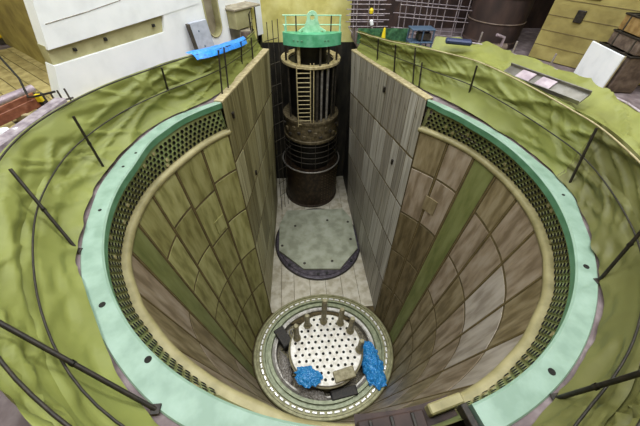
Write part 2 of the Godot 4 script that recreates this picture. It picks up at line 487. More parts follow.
func make_hall() -> void:
	var left := PackedVector2Array()
	left.append(Vector2(0, 14)); left.append(Vector2(0, 5.4))
	for i in 36:
		var ph := lerpf(182.0, 320.5, i / 35.0)
		var p := pol(ph, table(ROUT, ph) - 0.02)
		left.append(Vector2(p.x, p.z))
	for q in [Vector2(-3.5, -4.15), Vector2(-2.15, -9.45), Vector2(-2.6, -9.45), Vector2(-2.6, -14.3), Vector2(0, -14.3), Vector2(0, -17), Vector2(-21, -17), Vector2(-21, 14)]:
		left.append(q)
	var right := PackedVector2Array()
	right.append(Vector2(0, 14)); right.append(Vector2(0, 5.4))
	for i in 36:
		var ph := lerpf(178.0, 43.5, i / 35.0)
		var p := pol(ph, table(ROUT, ph) - 0.02)
		right.append(Vector2(p.x, p.z))
	for q in [Vector2(3.86, -4.0), Vector2(2.08, -9.3), Vector2(2.7, -9.3), Vector2(2.7, -14.3), Vector2(0, -14.3), Vector2(0, -17), Vector2(20, -17), Vector2(20, 14)]:
		right.append(q)
	var mb := slab(left, -0.03, -0.7)
	var m2 := slab(right, -0.03, -0.7)
	mb.v.append_array(m2.v); mb.n.append_array(m2.n); mb.t.append_array(m2.t)
	struct("floor", mb, M.concrete_floor, "grey brown concrete operating floor around the keyhole pit", "floor")
	var cl := MB.new()
	cl.box(Vector3(-0.5, 14.2, -1.5), Vector3(42, 0.4, 32), Basis.IDENTITY, 0.01)
	struct("ceiling", cl, M.ceiling, "pale grey hall roof far above the pit", "ceiling")
	struct("wall_back", wall_box(Vector3(-21, 0, -14.25), Vector3(20, 0, -14.25), -1.7, 14, 0.5, -1.0), M.yellow_wall, "yellowish concrete wall behind the far end of the canal", "wall")
	struct("wall_front", wall_box(Vector3(-21, 0, 13.5), Vector3(20, 0, 13.5), -0.7, 14, 0.5, 1.0), M.yellow_wall, "yellow concrete wall behind the viewer", "wall")
	struct("wall_west", wall_box(Vector3(-20.5, 0, 14), Vector3(-20.5, 0, -16), -0.7, 14, 0.5, -1.0), M.yellow_wall, "yellow concrete wall at the far left end of the hall", "wall")
	struct("wall_east", wall_box(Vector3(19.5, 0, 14), Vector3(19.5, 0, -16), -0.7, 14, 0.5, 1.0), M.yellow_wall, "yellow concrete wall at the far right end of the hall", "wall")

# ---------------------------------------------------------------- the round pit
func panel(f: Callable, u0: float, u1: float, v0: float, v1: float, nu: int, nv: int, gu: float, gv: float, proud: float, flip := false) -> MB:
	# a plate on the surface f(u, v): inset by the joint, chamfered rim, proud of the backing
	var mb := MB.new()
	var wu: float = (f.call(u1, (v0 + v1) * 0.5) - f.call(u0, (v0 + v1) * 0.5)).length()
	var wv: float = (f.call(u0, v1) - f.call(u0, v0)).length()
	var du := (u1 - u0) * minf(gu / wu, 0.3)
	var dv := (v1 - v0) * minf(gv / wv, 0.3)
	var off := Vector2(rng.randf() * 7.0, rng.randf() * 40.0)
	var rows: Array = []
	var rim: Array = []
	for j in nv + 1:
		var row := PackedVector3Array()
		for i in nu + 1:
			var u := lerpf(u0 + du, u1 - du, float(i) / nu)
			var v := lerpf(v0 + dv, v1 - dv, float(j) / nv)
			var p: Vector3 = f.call(u, v)
			var e := 0.002
			var nn: Vector3 = (f.call(u, v + e) - f.call(u, v - e)).cross(f.call(u + e, v) - f.call(u - e, v)).normalized()
			if flip: nn = -nn
			row.append(p + nn * proud)
		rows.append(row)
	var step := Vector2(wu / nu, wv / nv)
	if flip:
		var r2: Array = []
		for row in rows:
			var q := PackedVector3Array(row); q.reverse(); r2.append(q)
		rows = r2
	mb.grid(rows, false, step, off)
	# rim down to the backing
	var loop := PackedVector3Array()
	for i in nu + 1: loop.append(rows[0][i])
	for j in range(1, nv + 1): loop.append(rows[j][nu])
	for i in range(nu - 1, -1, -1): loop.append(rows[nv][i])
	for j in range(nv - 1, 0, -1): loop.append(rows[j][0])
	var cen: Vector3 = f.call((u0 + u1) * 0.5, (v0 + v1) * 0.5)
	var fn: Vector3 = ((rows[nv][0] - rows[0][0]) as Vector3).cross(rows[0][nu] - rows[0][0]).normalized()
	for i in loop.size():
		var a := loop[i]; var b := loop[(i + 1) % loop.size()]
		var a2 := a - fn * proud * 0.9 + (a - cen).normalized() * 0.01
		var b2 := b - fn * proud * 0.9 + (b - cen).normalized() * 0.01
		mb.quad(a, b, b2, a2, off, off, off, off)
	return mb

func make_pit() -> void:
	var f := func(u: float, v: float) -> Vector3: return cone_pt(u, v)
	var back := MB.new()
	var rows: Array = []
	for j in 13:
		var row := PackedVector3Array()
		for i in 81: row.append(cone_pt(i / 80.0, j / 12.0))
		rows.append(row)
	back.grid(rows)
	var wall := struct("wall_cavity", back, M.seam, "round stained steel liner wall of the pit, tapering to the vessel", "wall")
	# plates: columns in degrees at the top, rows in parts of the depth
	var cols := [43.8, 56.0, 67.5, 78.5, 90.0, 103.0, 119.0, 137.0, 155.0, 173.0, 190.0, 208.0, 226.0, 243.0, 256.5, 267.0, 279.0, 292.0, 306.5, 320.2]
	var vr := [0.0, 0.14, 0.34, 0.54, 0.76, 1.0]
	var weld := MB.new()
	for c in cols.size() - 1:
		var u0: float = (cols[c] - 43.8) / 276.4
		var u1: float = (cols[c + 1] - 43.8) / 276.4
		var mid: float = (cols[c] + cols[c + 1]) * 0.5
		var green: bool = c == 2 or c == 14
		var big: bool = c >= 8 and c <= 13
		var vs: Array = vr
		if green: vs = [0.0, 1.0]
		elif big: vs = [0.0, 0.3, 0.7, 1.0]
		elif c > 14: vs = [0.0, 0.135 + 0.02 * (c % 2), 0.31 + 0.02 * (c % 2), 0.52, 0.74, 1.0]
		for k in vs.size() - 1:
			var m := panel(f, u0, u1, vs[k], vs[k + 1], 4, 3 if not green else 8, 0.06, 0.05, 0.008)
			var mat: Material
			if green: mat = M.liner_green
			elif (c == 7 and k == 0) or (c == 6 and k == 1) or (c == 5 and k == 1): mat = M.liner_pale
			elif c < 2 and k >= 2: mat = M.liner_dim  # lower plates darker: light falloff with depth put into their colour
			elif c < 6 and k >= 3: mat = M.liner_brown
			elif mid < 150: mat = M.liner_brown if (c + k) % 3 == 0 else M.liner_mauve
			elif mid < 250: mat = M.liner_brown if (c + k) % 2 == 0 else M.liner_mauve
			elif k >= 3: mat = M.liner_olive_dark  # the same painted falloff on the lower left plates
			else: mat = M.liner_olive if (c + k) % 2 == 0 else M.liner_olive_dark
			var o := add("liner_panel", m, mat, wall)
			if green: o.set_meta("label", "green painted liner strip")
		# weld strip down the middle of the joint
		if c > 0:
			var line := PackedVector3Array()
			for j in 9:
				var cp := cone_pt(u0, j / 8.0)
				line.append(cp - Vector3(cp.x, 0, cp.z).normalized() * 0.0)
			weld.tube(line, 0.02, 5)
	var w := add("weld_seam", weld, M.weld, wall)
	stuff(w)
	# access covers in the liner
	for spec in [[0.052, 0.245, 0.012, 0.03], [0.935, 0.285, 0.012, 0.028]]:
		var cu: float = spec[0]; var cv: float = spec[1]
		var m := panel(f, cu - spec[2], cu + spec[2], cv - spec[3], cv + spec[3], 2, 2, 0.01, 0.01, 0.04)
		add("cover_plate", m, M.liner_brown if cu < 0.5 else M.liner_olive, wall)
	# rounded lip
	var lip := MB.new()
	var lrows: Array = []
	var prof := [Vector2(0.4, 0.0), Vector2(0.16, 0.0), Vector2(0.07, 0.0), Vector2(0.01, -0.03), Vector2(-0.02, -0.09), Vector2(-0.01, -0.16), Vector2(0.05, -0.2), Vector2(0.2, -0.22)]
	for p in prof:
		var row := PackedVector3Array()
		for i in 121:
			var ph := lerpf(43.2, 320.8, i / 120.0)
			row.append(pol(ph, table(BEAD, ph) + p.x, -0.93 + p.y))
		lrows.append(row)
	lip.grid(lrows)
	for e in [43.2, 320.8]:
		var pp := PackedVector3Array()
		for p in prof: pp.append(pol(e, table(BEAD, e) + p.x, -0.93 + p.y))
		if e > 100.0: pp.reverse()
		lip.poly(pp)
	struct("trim_1", lip, M.bead, "rounded beige lip running round the pit under the perforated band", "trim")
	make_band()
	# vessel ledge floor under everything
	var fl := MB.new()
	fl.lathe(Vector3(0.02, -DEPTH, -0.05), PackedVector2Array([Vector2(4.0, -0.02), Vector2(3.3, -0.02)]), 64, 0.87)
	struct("floor_ledge", fl, M.seam, "dark ledge at the foot of the round pit wall", "floor")

func band_pt(ph: float, t: float) -> Vector3:
	var a := pol(ph, table(RIN, ph) + 0.1, -0.16)
	var b := pol(ph, table(BEAD, ph) + 0.16, -0.92)
	return a.lerp(b, t)

func make_band() -> void:
	var holes := MB.new(); var dark := MB.new(); var plug := MB.new(); var back := MB.new()
	var nrow := 5
	var spans := [[44.9, 164.0], [208.0, 319.3]]
	for sp in spans:
		var n := int((sp[1] - sp[0]) / 2.0)
		for i in n:
			for j in nrow:
				var t0 := 0.2 + 0.79 * j / nrow
				var t1 := 0.2 + 0.79 * (j + 1) / nrow
				var p0: float = lerpf(sp[0], sp[1], float(i) / n)
				var p1: float = lerpf(sp[0], sp[1], float(i + 1) / n)
				var sh := (0.5 if j % 2 == 0 else 0.0) * (p1 - p0)
				p0 += sh; p1 += sh
				var c := band_pt((p0 + p1) * 0.5, (t0 + t1) * 0.5)
				var e1 := band_pt(p1, (t0 + t1) * 0.5) - band_pt(p0, (t0 + t1) * 0.5)
				var e2 := band_pt((p0 + p1) * 0.5, t1) - band_pt((p0 + p1) * 0.5, t0)
				var nn := e2.cross(e1).normalized()
				var hx := e1 * 0.5; var hy := e2 * 0.5
				var sq := [hx * 1.0, hx + hy, hy * 1.0, hy - hx, -hx, -hx - hy, -hy, hx - hy]
				var rr := 0.36
				var xl := e1.length(); var yl := e2.length()
				var xd := e1 / xl; var yd := e2 / yl
				var rad := minf(xl, yl) * rr * 1.1
				var oc: Array = []; var od: Array = []; var oi: Array = []
				for k in 8:
					var a := TAU * k / 8.0
					var d := (xd * cos(a) + yd * sin(a))
					oc.append(c + d * rad * 1.25 + nn * 0.0)
					od.append(c + d * rad * 1.1 + nn * 0.035)
					oi.append(c + d * rad * 0.9 - nn * 0.08)
				for k in 8:
					var k2 := (k + 1) % 8
					holes.quad(c + sq[k], oc[k], oc[k2], c + sq[k2])
					holes.quad(oc[k], od[k], od[k2], oc[k2])
					dark.quad(od[k], oi[k], oi[k2], od[k2])
				var pp := PackedVector3Array()
				for k in 8: pp.append(oi[7 - k])
				dark.poly(pp)
				if rng.randf() < 0.05:
					var q := PackedVector3Array()
					for k in 8: q.append(od[7 - k] + nn * 0.012)
					plug.poly(q)
					for k in 8:
						plug.quad(od[k], od[(k + 1) % 8], od[(k + 1) % 8] + nn * 0.012, od[k] + nn * 0.012)
	var rows: Array = []
	# plain painted strip above the holes
	for t in [-0.05, 0.2]:
		var row := PackedVector3Array()
		for i in 121: row.append(band_pt(lerpf(43.6, 320.4, i / 120.0), t))
		rows.append(row)
	back.grid(rows)
	# plain plate across the gap at the near side
	rows = []
	for t in [0.2, 1.02]:
		var row := PackedVector3Array()
		for i in 21: row.append(band_pt(lerpf(163.8, 208.6, i / 20.0), t))
		rows.append(row)
	back.grid(rows)
	for e in [[43.6, 44.9], [319.3, 320.4]]:
		rows = []
		for t in [0.2, 1.02]:
			rows.append(PackedVector3Array([band_pt(e[0], t), band_pt(e[1], t)]))
		back.grid(rows)
	var wall := struct("trim_2", back, M.band, "perforated steel band round the pit between mint ring and beige lip", "trim")
	stuff(add("perforated_plate", holes, M.band, wall))
	stuff(add("hole_lining", dark, M.hole_dark, wall))
	stuff(add("plug", plug, M.bead, wall))

# ---------------------------------------------------------------- the canal
func make_canal() -> void:
	for side in 2:
		var w: Array = LW if side == 0 else RW
		var fl: bool = side == 1
		# u runs away from the round pit; on the left wall that is the way round that faces inward
		var f := func(u: float, v: float) -> Vector3: return wall_pt(w, u, v)
		var back := MB.new()
		var rows: Array = []
		for j in 9:
			var row := PackedVector3Array()
			for i in 9: row.append(wall_pt(w, (i if side == 0 else 8 - i) / 8.0, j / 8.0))
			rows.append(row)
		back.grid(rows)
		# end face towards the far chamber
		var sx := -1.0 if side == 0 else 1.0
		var e0: Vector3 = w[1]; var e1: Vector3 = w[3]
		var q0 := Vector3(sx * 3.6, 0, e0.z); var q1 := Vector3(sx * 3.6, -DEPTH, e1.z)
		if side == 0: back.quad(e0, e1, q1, q0)
		else: back.quad(e0, q0, q1, e1)
		var wall := struct("wall_canal_left" if side == 0 else "wall_canal_right", back, M.seam, "stained steel clad canal wall on the left of the tower" if side == 0 else "stained steel clad canal wall on the right of the tower", "wall")
		var us := [0.0, 0.075, 0.16, 0.25, 0.345, 0.44, 0.54, 0.64, 0.74, 0.84, 0.93, 1.0]
		var vs := [0.0, 0.19, 0.38, 0.57, 0.78, 1.0]
		for c in us.size() - 1:
			for k in vs.size() - 1:
				var m := panel(f, us[c], us[c + 1], vs[k], vs[k + 1], 2, 3, 0.02, 0.05, 0.01, fl)
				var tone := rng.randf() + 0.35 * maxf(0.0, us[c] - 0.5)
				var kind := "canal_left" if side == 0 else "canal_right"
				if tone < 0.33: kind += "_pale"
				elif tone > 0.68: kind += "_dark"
				var mat: Material = M[kind]
				add("liner_panel", m, mat, wall)
		# small dark fittings
		for sp in ([[0.1, 0.06], [0.3, 0.35]] if side == 0 else [[0.45, 0.055], [0.2, 0.27]]):
			var p := wall_pt(w, sp[0], sp[1])
			var bx := MB.new()
			bx.box(p + Vector3(-sx * 0.03, 0, 0), Vector3(0.1, 0.22, 0.12))
			add("wall_fitting", bx, M.black_pipe, wall)
		# coping along the top edge
		var cop := MB.new()
		var n := 6
		for i in n:
			var a: Vector3 = w[0].lerp(w[1], (i + 0.01) / n)
			var b: Vector3 = w[0].lerp(w[1], (i + 0.99) / n)
			var d := (b - a).normalized()
			var o := Vector3(-d.z, 0, d.x) * (-1.0 if side == 0 else 1.0)
			if o.x * sx < 0: o = -o
			cop.box((a + b) * 0.5 + o * 0.13 + Vector3(0, 0.005, 0), Vector3(0.3, 0.07, (b - a).length()), Basis(d.cross(Vector3.UP) * -1.0, Vector3.UP, d), 0.012)
		add("coping", cop, M.timber, wall)
	# the deep chamber that holds the tower
	var ch := MB.new()
	var yb := -DEPTH
	ch.quad(Vector3(-2.6, -0.05, -9.3), Vector3(-2.6, yb, -9.3), Vector3(-2.6, yb, -14.2), Vector3(-2.6, -0.05, -14.2))
	ch.quad(Vector3(3.0, -0.05, -9.2), Vector3(3.0, -0.05, -14.2), Vector3(3.0, yb, -14.2), Vector3(3.0, yb, -9.2))
	ch.quad(Vector3(-2.6, -1.0, -14.2), Vector3(-2.6, yb, -14.2), Vector3(3.0, yb, -14.2), Vector3(3.0, -1.0, -14.2))
	struct("wall_chamber", ch, M.chamber, "dark walls of the deep recess around the tower", "wall")
	var rk := thing("cable_rack", "thin dark grid of rods in the corner left of the tower", "rack", Vector3(-2.15, -DEPTH, -10.3))
	for k in 3:
		var rb := MB.new()
		rb.tube(PackedVector3Array([Vector3(k * 0.24, 0.1, -0.3 * k), Vector3(0.24 * k + 0.15, DEPTH + 0.9, -0.3 * k)]), 0.022, 6)
		add("rod", rb, M.dark_steel, rk)
	for k in 10:
		var rb := MB.new()
		rb.tube(PackedVector3Array([Vector3(-0.03, 1.5 + k * 1.1, 0), Vector3(0.6, 1.5 + k * 1.1, -0.6)]), 0.018, 6)
		add("rung", rb, M.dark_steel, rk)
	# canal floor
	var fl2 := MB.new()
	fl2.box(Vector3(0.2, yb - 0.08, -8.0), Vector3(6.4, 0.1, 13.0))
	var floor_ := struct("floor_canal", fl2, M.seam, "pale plated floor at the bottom of the canal", "floor")
	var xs := [-2.9, -2.15, -1.4, -0.45, 0.5, 1.45, 2.4, 3.25]
	var zs := [-2.2, -7.0, -14.2]
	for i in xs.size() - 1:
		for j in zs.size() - 1:
			var m := MB.new()
			m.box(Vector3((xs[i] + xs[i + 1]) * 0.5, yb - 0.02, (zs[j] + zs[j + 1]) * 0.5), Vector3(xs[i + 1] - xs[i] - 0.02, 0.04, absf(zs[j + 1] - zs[j]) - 0.02), Basis.IDENTITY, 0.008)
			add("floor_plate", m, M.canal_floor, floor_)

# ---------------------------------------------------------------- mint ring
func make_ring() -> void:
	var t := thing("flange_ring", "mint green painted steel ring round the mouth of the round pit", "ring")
	var a0 := 184.0; var a1 := 321.0 ; var b0 := 43.0; var b1 := 166.5
	for sp in [[b0, b1], [a0, a1]]:
		var top := MB.new(); var lip := MB.new()
		var rows: Array = []
		# outer skirt, top, inner chamfer
		var prof := [[1, 0.0, -0.12], [1, 0.0, -0.02], [1, -0.02, 0.0], [0, 0.03, 0.0], [0, 0.0, -0.03]]
		for p in prof:
			var row := PackedVector3Array()
			for i in 91:
				var ph: float = lerpf(sp[0], sp[1], i / 90.0)
				var r: float = (table(ROUT, ph) if p[0] == 1 else table(RIN, ph)) + p[1]
				row.append(pol(ph, r, p[2]))
			rows.append(row)
		top.strips(rows)
		rows = []
		for p in [[0, 0.0, -0.03], [0, 0.02, -0.22], [0, 0.14, -0.22]]:
			var row := PackedVector3Array()
			for i in 91:
				var ph: float = lerpf(sp[0], sp[1], i / 90.0)
				row.append(pol(ph, table(RIN, ph) + p[1], p[2]))
			rows.append(row)
		lip.strips(rows)
		for e in sp:
			var ri := table(RIN, e); var ro := table(ROUT, e)
			top.quad(pol(e, ri, 0), pol(e, ro, 0), pol(e, ro, -0.22), pol(e, ri, -0.22))
		add("ring_segment", top, M.mint, t)
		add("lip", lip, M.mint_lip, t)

	for q in [Vector2(-5.06, -1.2), Vector2(-5.16, -0.62), Vector2(-5.07, 0.9), Vector2(-4.12, 3.1), Vector2(-3.14, 4.0), Vector2(-1.78, 4.93), Vector2(5.14, 1.06), Vector2(4.24, 2.97), Vector2(2.47, 4.6)]:
		var big: float = 0.05 if q.y > 2.5 else 0.035
		var m := MB.new()
		m.lathe(Vector3(q.x, 0.0, q.y), PackedVector2Array([Vector2(big, -0.002), Vector2(big, 0.005), Vector2(big * 0.8, 0.007), Vector2(0.001, 0.004)]), 14)
		add("bolt_hole", m, M.hole_dark, t)
	# recess in the gap of the ring
	var g := MB.new()
	g.lathe(Vector3.ZERO, PackedVector2Array([Vector2(5.38, -0.55), Vector2(4.78, -0.55)]), 10, 1.0, deg_to_rad(-3.6), deg_to_rad(13.5))
	struct("floor_recess", g, M.dark_partition, "dark recess floor in the gap of the mint ring", "floor")
	var blk := MB.new()
	blk.box(Vector3(1.0, -0.62, 4.78), Vector3(0.54, 0.5, 0.14), Basis(Vector3.UP, deg_to_rad(12)), 0.02)
	tag(add("support_block", blk, M.bead), "beige block in the gap of the mint ring near the bottom edge", "block")
	var cov := thing("gate_guide", "dark grooved steel guide lying in the gap of the mint ring", "guide", Vector3(0.2, -0.5, 5.04), deg_to_rad(4))
	var cb := MB.new()
	cb.box(Vector3.ZERO, Vector3(0.95, 0.16, 0.4), Basis.IDENTITY, 0.02)
	add("guide_body", cb, M.dark_partition, cov)
	for k in 3:
		var s := MB.new()
		s.box(Vector3(-0.3 + 0.3 * k, 0.09, 0), Vector3(0.05, 0.03, 0.36))
		add("rib", s, M.black_pipe, cov)
	var edge := MB.new()
	edge.bar(pol(167.6, 4.98, -0.1), pol(167.6, 5.4, -0.1), 0.09, 0.18)
	tag(add("gap_edge_bar", edge, M.black_pipe), "black bar closing the cut end of the mint ring at lower right", "bar")

# ---------------------------------------------------------------- vessel at the bottom
func make_vessel() -> void:
	var c := Vector3(0.03, 0, 0.0)
	var z := 0.87
	var t := thing("reactor_vessel", "open round reactor vessel flange at the foot of the pit", "vessel", Vector3(0.03, -DEPTH, 0.0))
	var m := MB.new()
	m.lathe(Vector3.ZERO, PackedVector2Array([Vector2(3.55, 0.0), Vector2(3.55, 0.12), Vector2(3.5, 0.16), Vector2(3.42, 0.16), Vector2(3.41, 0.1), Vector2(3.37, 0.1), Vector2(3.36, 0.15), Vector2(3.28, 0.15), Vector2(3.27, 0.1), Vector2(3.08, 0.1)]), 72, z)
	add("outer_flange", m, M.flange_rust, t)
	m = MB.new()
	m.lathe(Vector3.ZERO, PackedVector2Array([Vector2(3.08, 0.1), Vector2(3.06, 0.2), Vector2(2.98, 0.2), Vector2(2.96, 0.06), Vector2(2.84, 0.06), Vector2(2.82, 0.22), Vector2(2.66, 0.22), Vector2(2.62, 0.1)]), 72, z)
	add("inner_flange", m, M.flange_green, t)
	m = MB.new()
	m.lathe(Vector3.ZERO, PackedVector2Array([Vector2(2.62, 0.1), Vector2(2.5, 0.06), Vector2(2.42, 0.06), Vector2(2.4, -0.4)]), 72, z)
	add("seal_ring", m, M.flange_grey, t)
	m = MB.new()
	m.lathe(Vector3.ZERO, PackedVector2Array([Vector2(2.4, -0.3), Vector2(1.6, -0.3)]), 72, z)
	add("trench_floor", m, M.trench, t)
	for i in 60:
		var a := TAU * i / 60.0
		var b := MB.new()
		var r := 3.19
		var p := Vector3(r * sin(a), 0.13, r * cos(a) * z)
		b.box(p, Vector3(0.2 + 0.06 * rng.randf(), 0.09, 0.09), Basis(Vector3.UP, a), 0.015)
		add("stud", b, M.stud_metal, t)
	# drum with the core plate
	var d := thing("core_plate", "bright round plate full of holes standing in the vessel", "plate", Vector3(0.1, -10.45, 0.2))
	m = MB.new()
	m.lathe(Vector3.ZERO, PackedVector2Array([Vector2(1.74, -1.2), Vector2(1.74, -0.34), Vector2(1.84, -0.32), Vector2(1.84, -0.2), Vector2(1.76, -0.18), Vector2(1.76, -0.06), Vector2(1.72, -0.03), Vector2(0.01, -0.03)]), 56, 0.95)
	add("drum", m, M.tan_metal, d)
	m = MB.new()
	m.lathe(Vector3.ZERO, PackedVector2Array([Vector2(1.74, -0.06), Vector2(1.74, -0.035), Vector2(1.71, -0.022), Vector2(0.01, -0.022)]), 56, 0.97)
	add("top_plate", m, M.core_metal, d)
	var pl := MB.new(); var ho := MB.new()
	var pitch := 0.33
	for i in range(-8, 9):
		for j in range(-8, 9):
			var p := Vector3((i + 0.5 * (absi(j) % 2)) * pitch, 0, j * pitch * 0.866)
			if p.length() > 1.58: continue
			var rad := 0.07
			for k in 6:
				var a0 := TAU * k / 6.0 + PI / 6.0; var a1 := TAU * (k + 1) / 6.0 + PI / 6.0
				var am := (a0 + a1) * 0.5
				var R := pitch / sqrt(3.0) * 0.985
				var h0 := p + Vector3(cos(a0), 0, -sin(a0)) * R; var h1 := p + Vector3(cos(a1), 0, -sin(a1)) * R
				var c0 := p + Vector3(cos(a0), 0, -sin(a0)) * rad; var cm := p + Vector3(cos(am), 0, -sin(am)) * rad; var c1 := p + Vector3(cos(a1), 0, -sin(a1)) * rad
				pl.quad(c0, h0, (h0 + h1) * 0.5, cm); pl.quad(cm, (h0 + h1) * 0.5, h1, c1)
				pl.quad(h0, h0 + Vector3.DOWN * 0.03, h1 + Vector3.DOWN * 0.03, h1)
				ho.quad(c0, cm, cm + Vector3.DOWN * 0.018, c0 + Vector3.DOWN * 0.018)
				ho.quad(cm, c1, c1 + Vector3.DOWN * 0.018, cm + Vector3.DOWN * 0.018)
				ho.face3(p + Vector3.DOWN * 0.018, c0 + Vector3.DOWN * 0.018, cm + Vector3.DOWN * 0.018)
				ho.face3(p + Vector3.DOWN * 0.018, cm + Vector3.DOWN * 0.018, c1 + Vector3.DOWN * 0.018)
	add("hole_grid", pl, M.core_metal, d)
	stuff(add("hole", ho, M.hole_dark, d))
	for q in [Vector3(-1.4, 1.5, -0.55), Vector3(-0.85, 1.2, -1.15), Vector3(0.0, 2.3, -1.3), Vector3(0.85, 1.6, -1.15), Vector3(1.3, 1.5, -0.7), Vector3(1.6, 1.2, 0.25)]:
		var b := MB.new()
		b.lathe(Vector3(q.x, -0.06, q.z), PackedVector2Array([Vector2(0.2, 0), Vector2(0.2, 0.14), Vector2(0.14, 0.2), Vector2(0.13, q.y - 0.1), Vector2(0.1, q.y - 0.06), Vector2(0.1, q.y), Vector2(0.001, q.y)]), 10)
		add("guide_post", b, M.tan_metal, d)
	var tb := MB.new()
	tb.box(Vector3(0.72, 0.02, 1.28), Vector3(1.0, 0.16, 0.5), Basis(Vector3.UP, deg_to_rad(12)), 0.03)
	add("bracket", tb, M.tan_metal, d)
	# loose things in and on the vessel
	for spec in [[Vector3(-2.02, -11.25, -0.72), Vector3(0.55, 0.5, 1.1), 32.0, "black box in the vessel trench left of the bright core plate"], [Vector3(0.78, -11.25, 2.06), Vector3(1.25, 0.4, 0.42), 8.0, "black box in the vessel trench in front of the bright core plate"]]:
		var b := thing("black_box", spec[3], "box", spec[0], deg_to_rad(spec[2]))
		var mb := MB.new(); mb.box(Vector3.ZERO, spec[1], Basis.IDENTITY, 0.03)
		add("box_body", mb, M.black_box, b)
		var l := MB.new(); l.box(Vector3(0, spec[1].y * 0.5 + 0.02, 0), Vector3(spec[1].x * 0.92, 0.04, spec[1].z * 0.92))
		add("lid", l, M.black_pipe, b)
	crumple("blue_sheet", "crumpled blue plastic sheet over the near left edge of the core plate", Vector3(-0.85, -10.36, 1.45), 0.62, 0.42, 0.2, 1.0, deg_to_rad(-15))
	crumple("blue_sheet", "long crumpled blue plastic sheet in the trench right of the core plate", Vector3(2.28, -11.1, 0.9), 0.55, 1.15, 0.45, 2.0, deg_to_rad(12))
	surf("grey_plastic", C8(90, 82, 74), C8(140, 132, 124), C8(206, 200, 194), Vector3(1.4, 1.4, 1.4), 0.3, 0, true, 0.03)
	M.grey_plastic.cull_mode = BaseMaterial3D.CULL_DISABLED
	crumple("grey_sheet", "crumpled grey plastic sheet in the trench in front of the blue sheet", Vector3(-0.75, -11.3, 1.98), 0.75, 0.32, 0.3, 3.0, deg_to_rad(-18), M.grey_plastic)
	crumple("grey_sheet", "crumpled grey plastic sheet in the trench left of the core plate", Vector3(-1.95, -11.35, 0.75), 0.32, 0.7, 0.3, 4.0, deg_to_rad(15), M.grey_plastic)
	# hoses in the trench
	for k in 5:
		var pts := PackedVector3Array()
		var a0 := 0.2 + k * 0.42 + PI * 0.62
		for i in 14:
			var a := a0 - i * 0.11 + PI * 0.25
			var rr := 2.05 + 0.22 * sin(i * 1.3 + k * 2.0)
			pts.append(Vector3(0.03 + rr * sin(a + PI * 0.35), -11.5 + 0.06 * sin(i * 0.9 + k), rr * cos(a + PI * 0.35) * 0.87))
		var hb := MB.new(); hb.tube(pts, 0.045, 6)
		tag(add("hose", hb, M.tan_metal if k % 2 == 0 else M.flange_grey), "loose hose curled in the trench around the core plate", "hose", "hoses in the vessel trench")

func crumple(called: String, label: String, at: Vector3, rx: float, rz: float, h: float, seed_: float, turn: float, mat: Material = null) -> void:
	var m := MB.new()
	var rows: Array = []
	var n := 26
	for j in n + 1:
		var row := PackedVector3Array()
		for i in n + 1:
			var a := (float(i) / n) * 2.0 - 1.0; var b := (float(j) / n) * 2.0 - 1.0
			# square to disc
			var x := a * sqrt(1.0 - b * b * 0.5); var zz := b * sqrt(1.0 - a * a * 0.5)
			var rr := sqrt(x * x + zz * zz)
			var y := h * (1.0 - rr * rr) * 0.9 + 0.35 * h * absf(wrinkle_noise.get_noise_3d(x * 3.0 * rx / 0.5, zz * 3.0 * rz / 0.5, seed_ * 9.0)) * 2.0 - 0.12 * h
			var k := 1.0 + 0.25 * fold_noise.get_noise_2d(atan2(zz, x) * 1.5, seed_ * 4.0)
			row.append(Vector3(x * rx * k, y, zz * rz * k))
		rows.append(row)
	m.grid(rows)
	var o := add(called, m, M.blue_plastic if mat == null else mat)
	o.position = at
	o.rotation.y = turn
	tag(o, label, "plastic sheet")

func make_shield_plate() -> void:
	var t := thing("cover_plate", "grey white eight sided plate on a round flange on the canal floor", "plate", Vector3(0.3, -DEPTH, -7.2))
	var m := MB.new()
	m.lathe(Vector3.ZERO, PackedVector2Array([Vector2(2.82, 0.0), Vector2(2.82, 0.08), Vector2(2.78, 0.1), Vector2(2.66, 0.1), Vector2(2.64, 0.14), Vector2(0.01, 0.14)]), 64, 1.08)
	add("flange", m, M.plate_purple, t)
	m = MB.new()
	m.lathe(Vector3.ZERO, PackedVector2Array([Vector2(2.9, 0.0), Vector2(2.9, 0.05), Vector2(2.82, 0.05)]), 64, 1.08)
	add("gasket", m, M.black_pipe, t)
	var oc := [Vector2(-1.77, -9.98), Vector2(2.36, -9.93), Vector2(3.0, -8.9), Vector2(3.02, -6.19), Vector2(1.47, -4.65), Vector2(-0.77, -4.81), Vector2(-2.35, -6.34), Vector2(-2.34, -8.6)]
	var p2 := PackedVector2Array()
	for q in oc: p2.append(Vector2(clampf(q.x, -2.3, 2.85) - 0.3, q.y + 7.2))
	add("octagon_plate", slab(p2, 0.3, 0.14), M.plate_white, t)
	for q in [Vector2(-1.0, 2.0), Vector2(0.75, 1.95), Vector2(-1.5, -1.2), Vector2(0.8, -1.6), Vector2(2.25, -1.35), Vector2(2.2, 0.25), Vector2(-2.4, 0.5)]:
		var b := MB.new()
		b.lathe(Vector3(q.x, 0.3, q.y), PackedVector2Array([Vector2(0.09, -0.002), Vector2(0.09, 0.02), Vector2(0.07, 0.03), Vector2(0.001, 0.012)]), 10)
		add("bolt_hole", b, M.dark_steel, t)
	for q in [Vector2(-1.95, 1.95), Vector2(0.35, 2.72), Vector2(-0.2, 2.75), Vector2(2.0, 1.9)]:
		var b := MB.new()
		b.lathe(Vector3(q.x, 0.14, q.y), PackedVector2Array([Vector2(0.1, 0), Vector2(0.1, 0.05), Vector2(0.001, 0.05)]), 8)
		add("bolt", b, M.black_box, t)

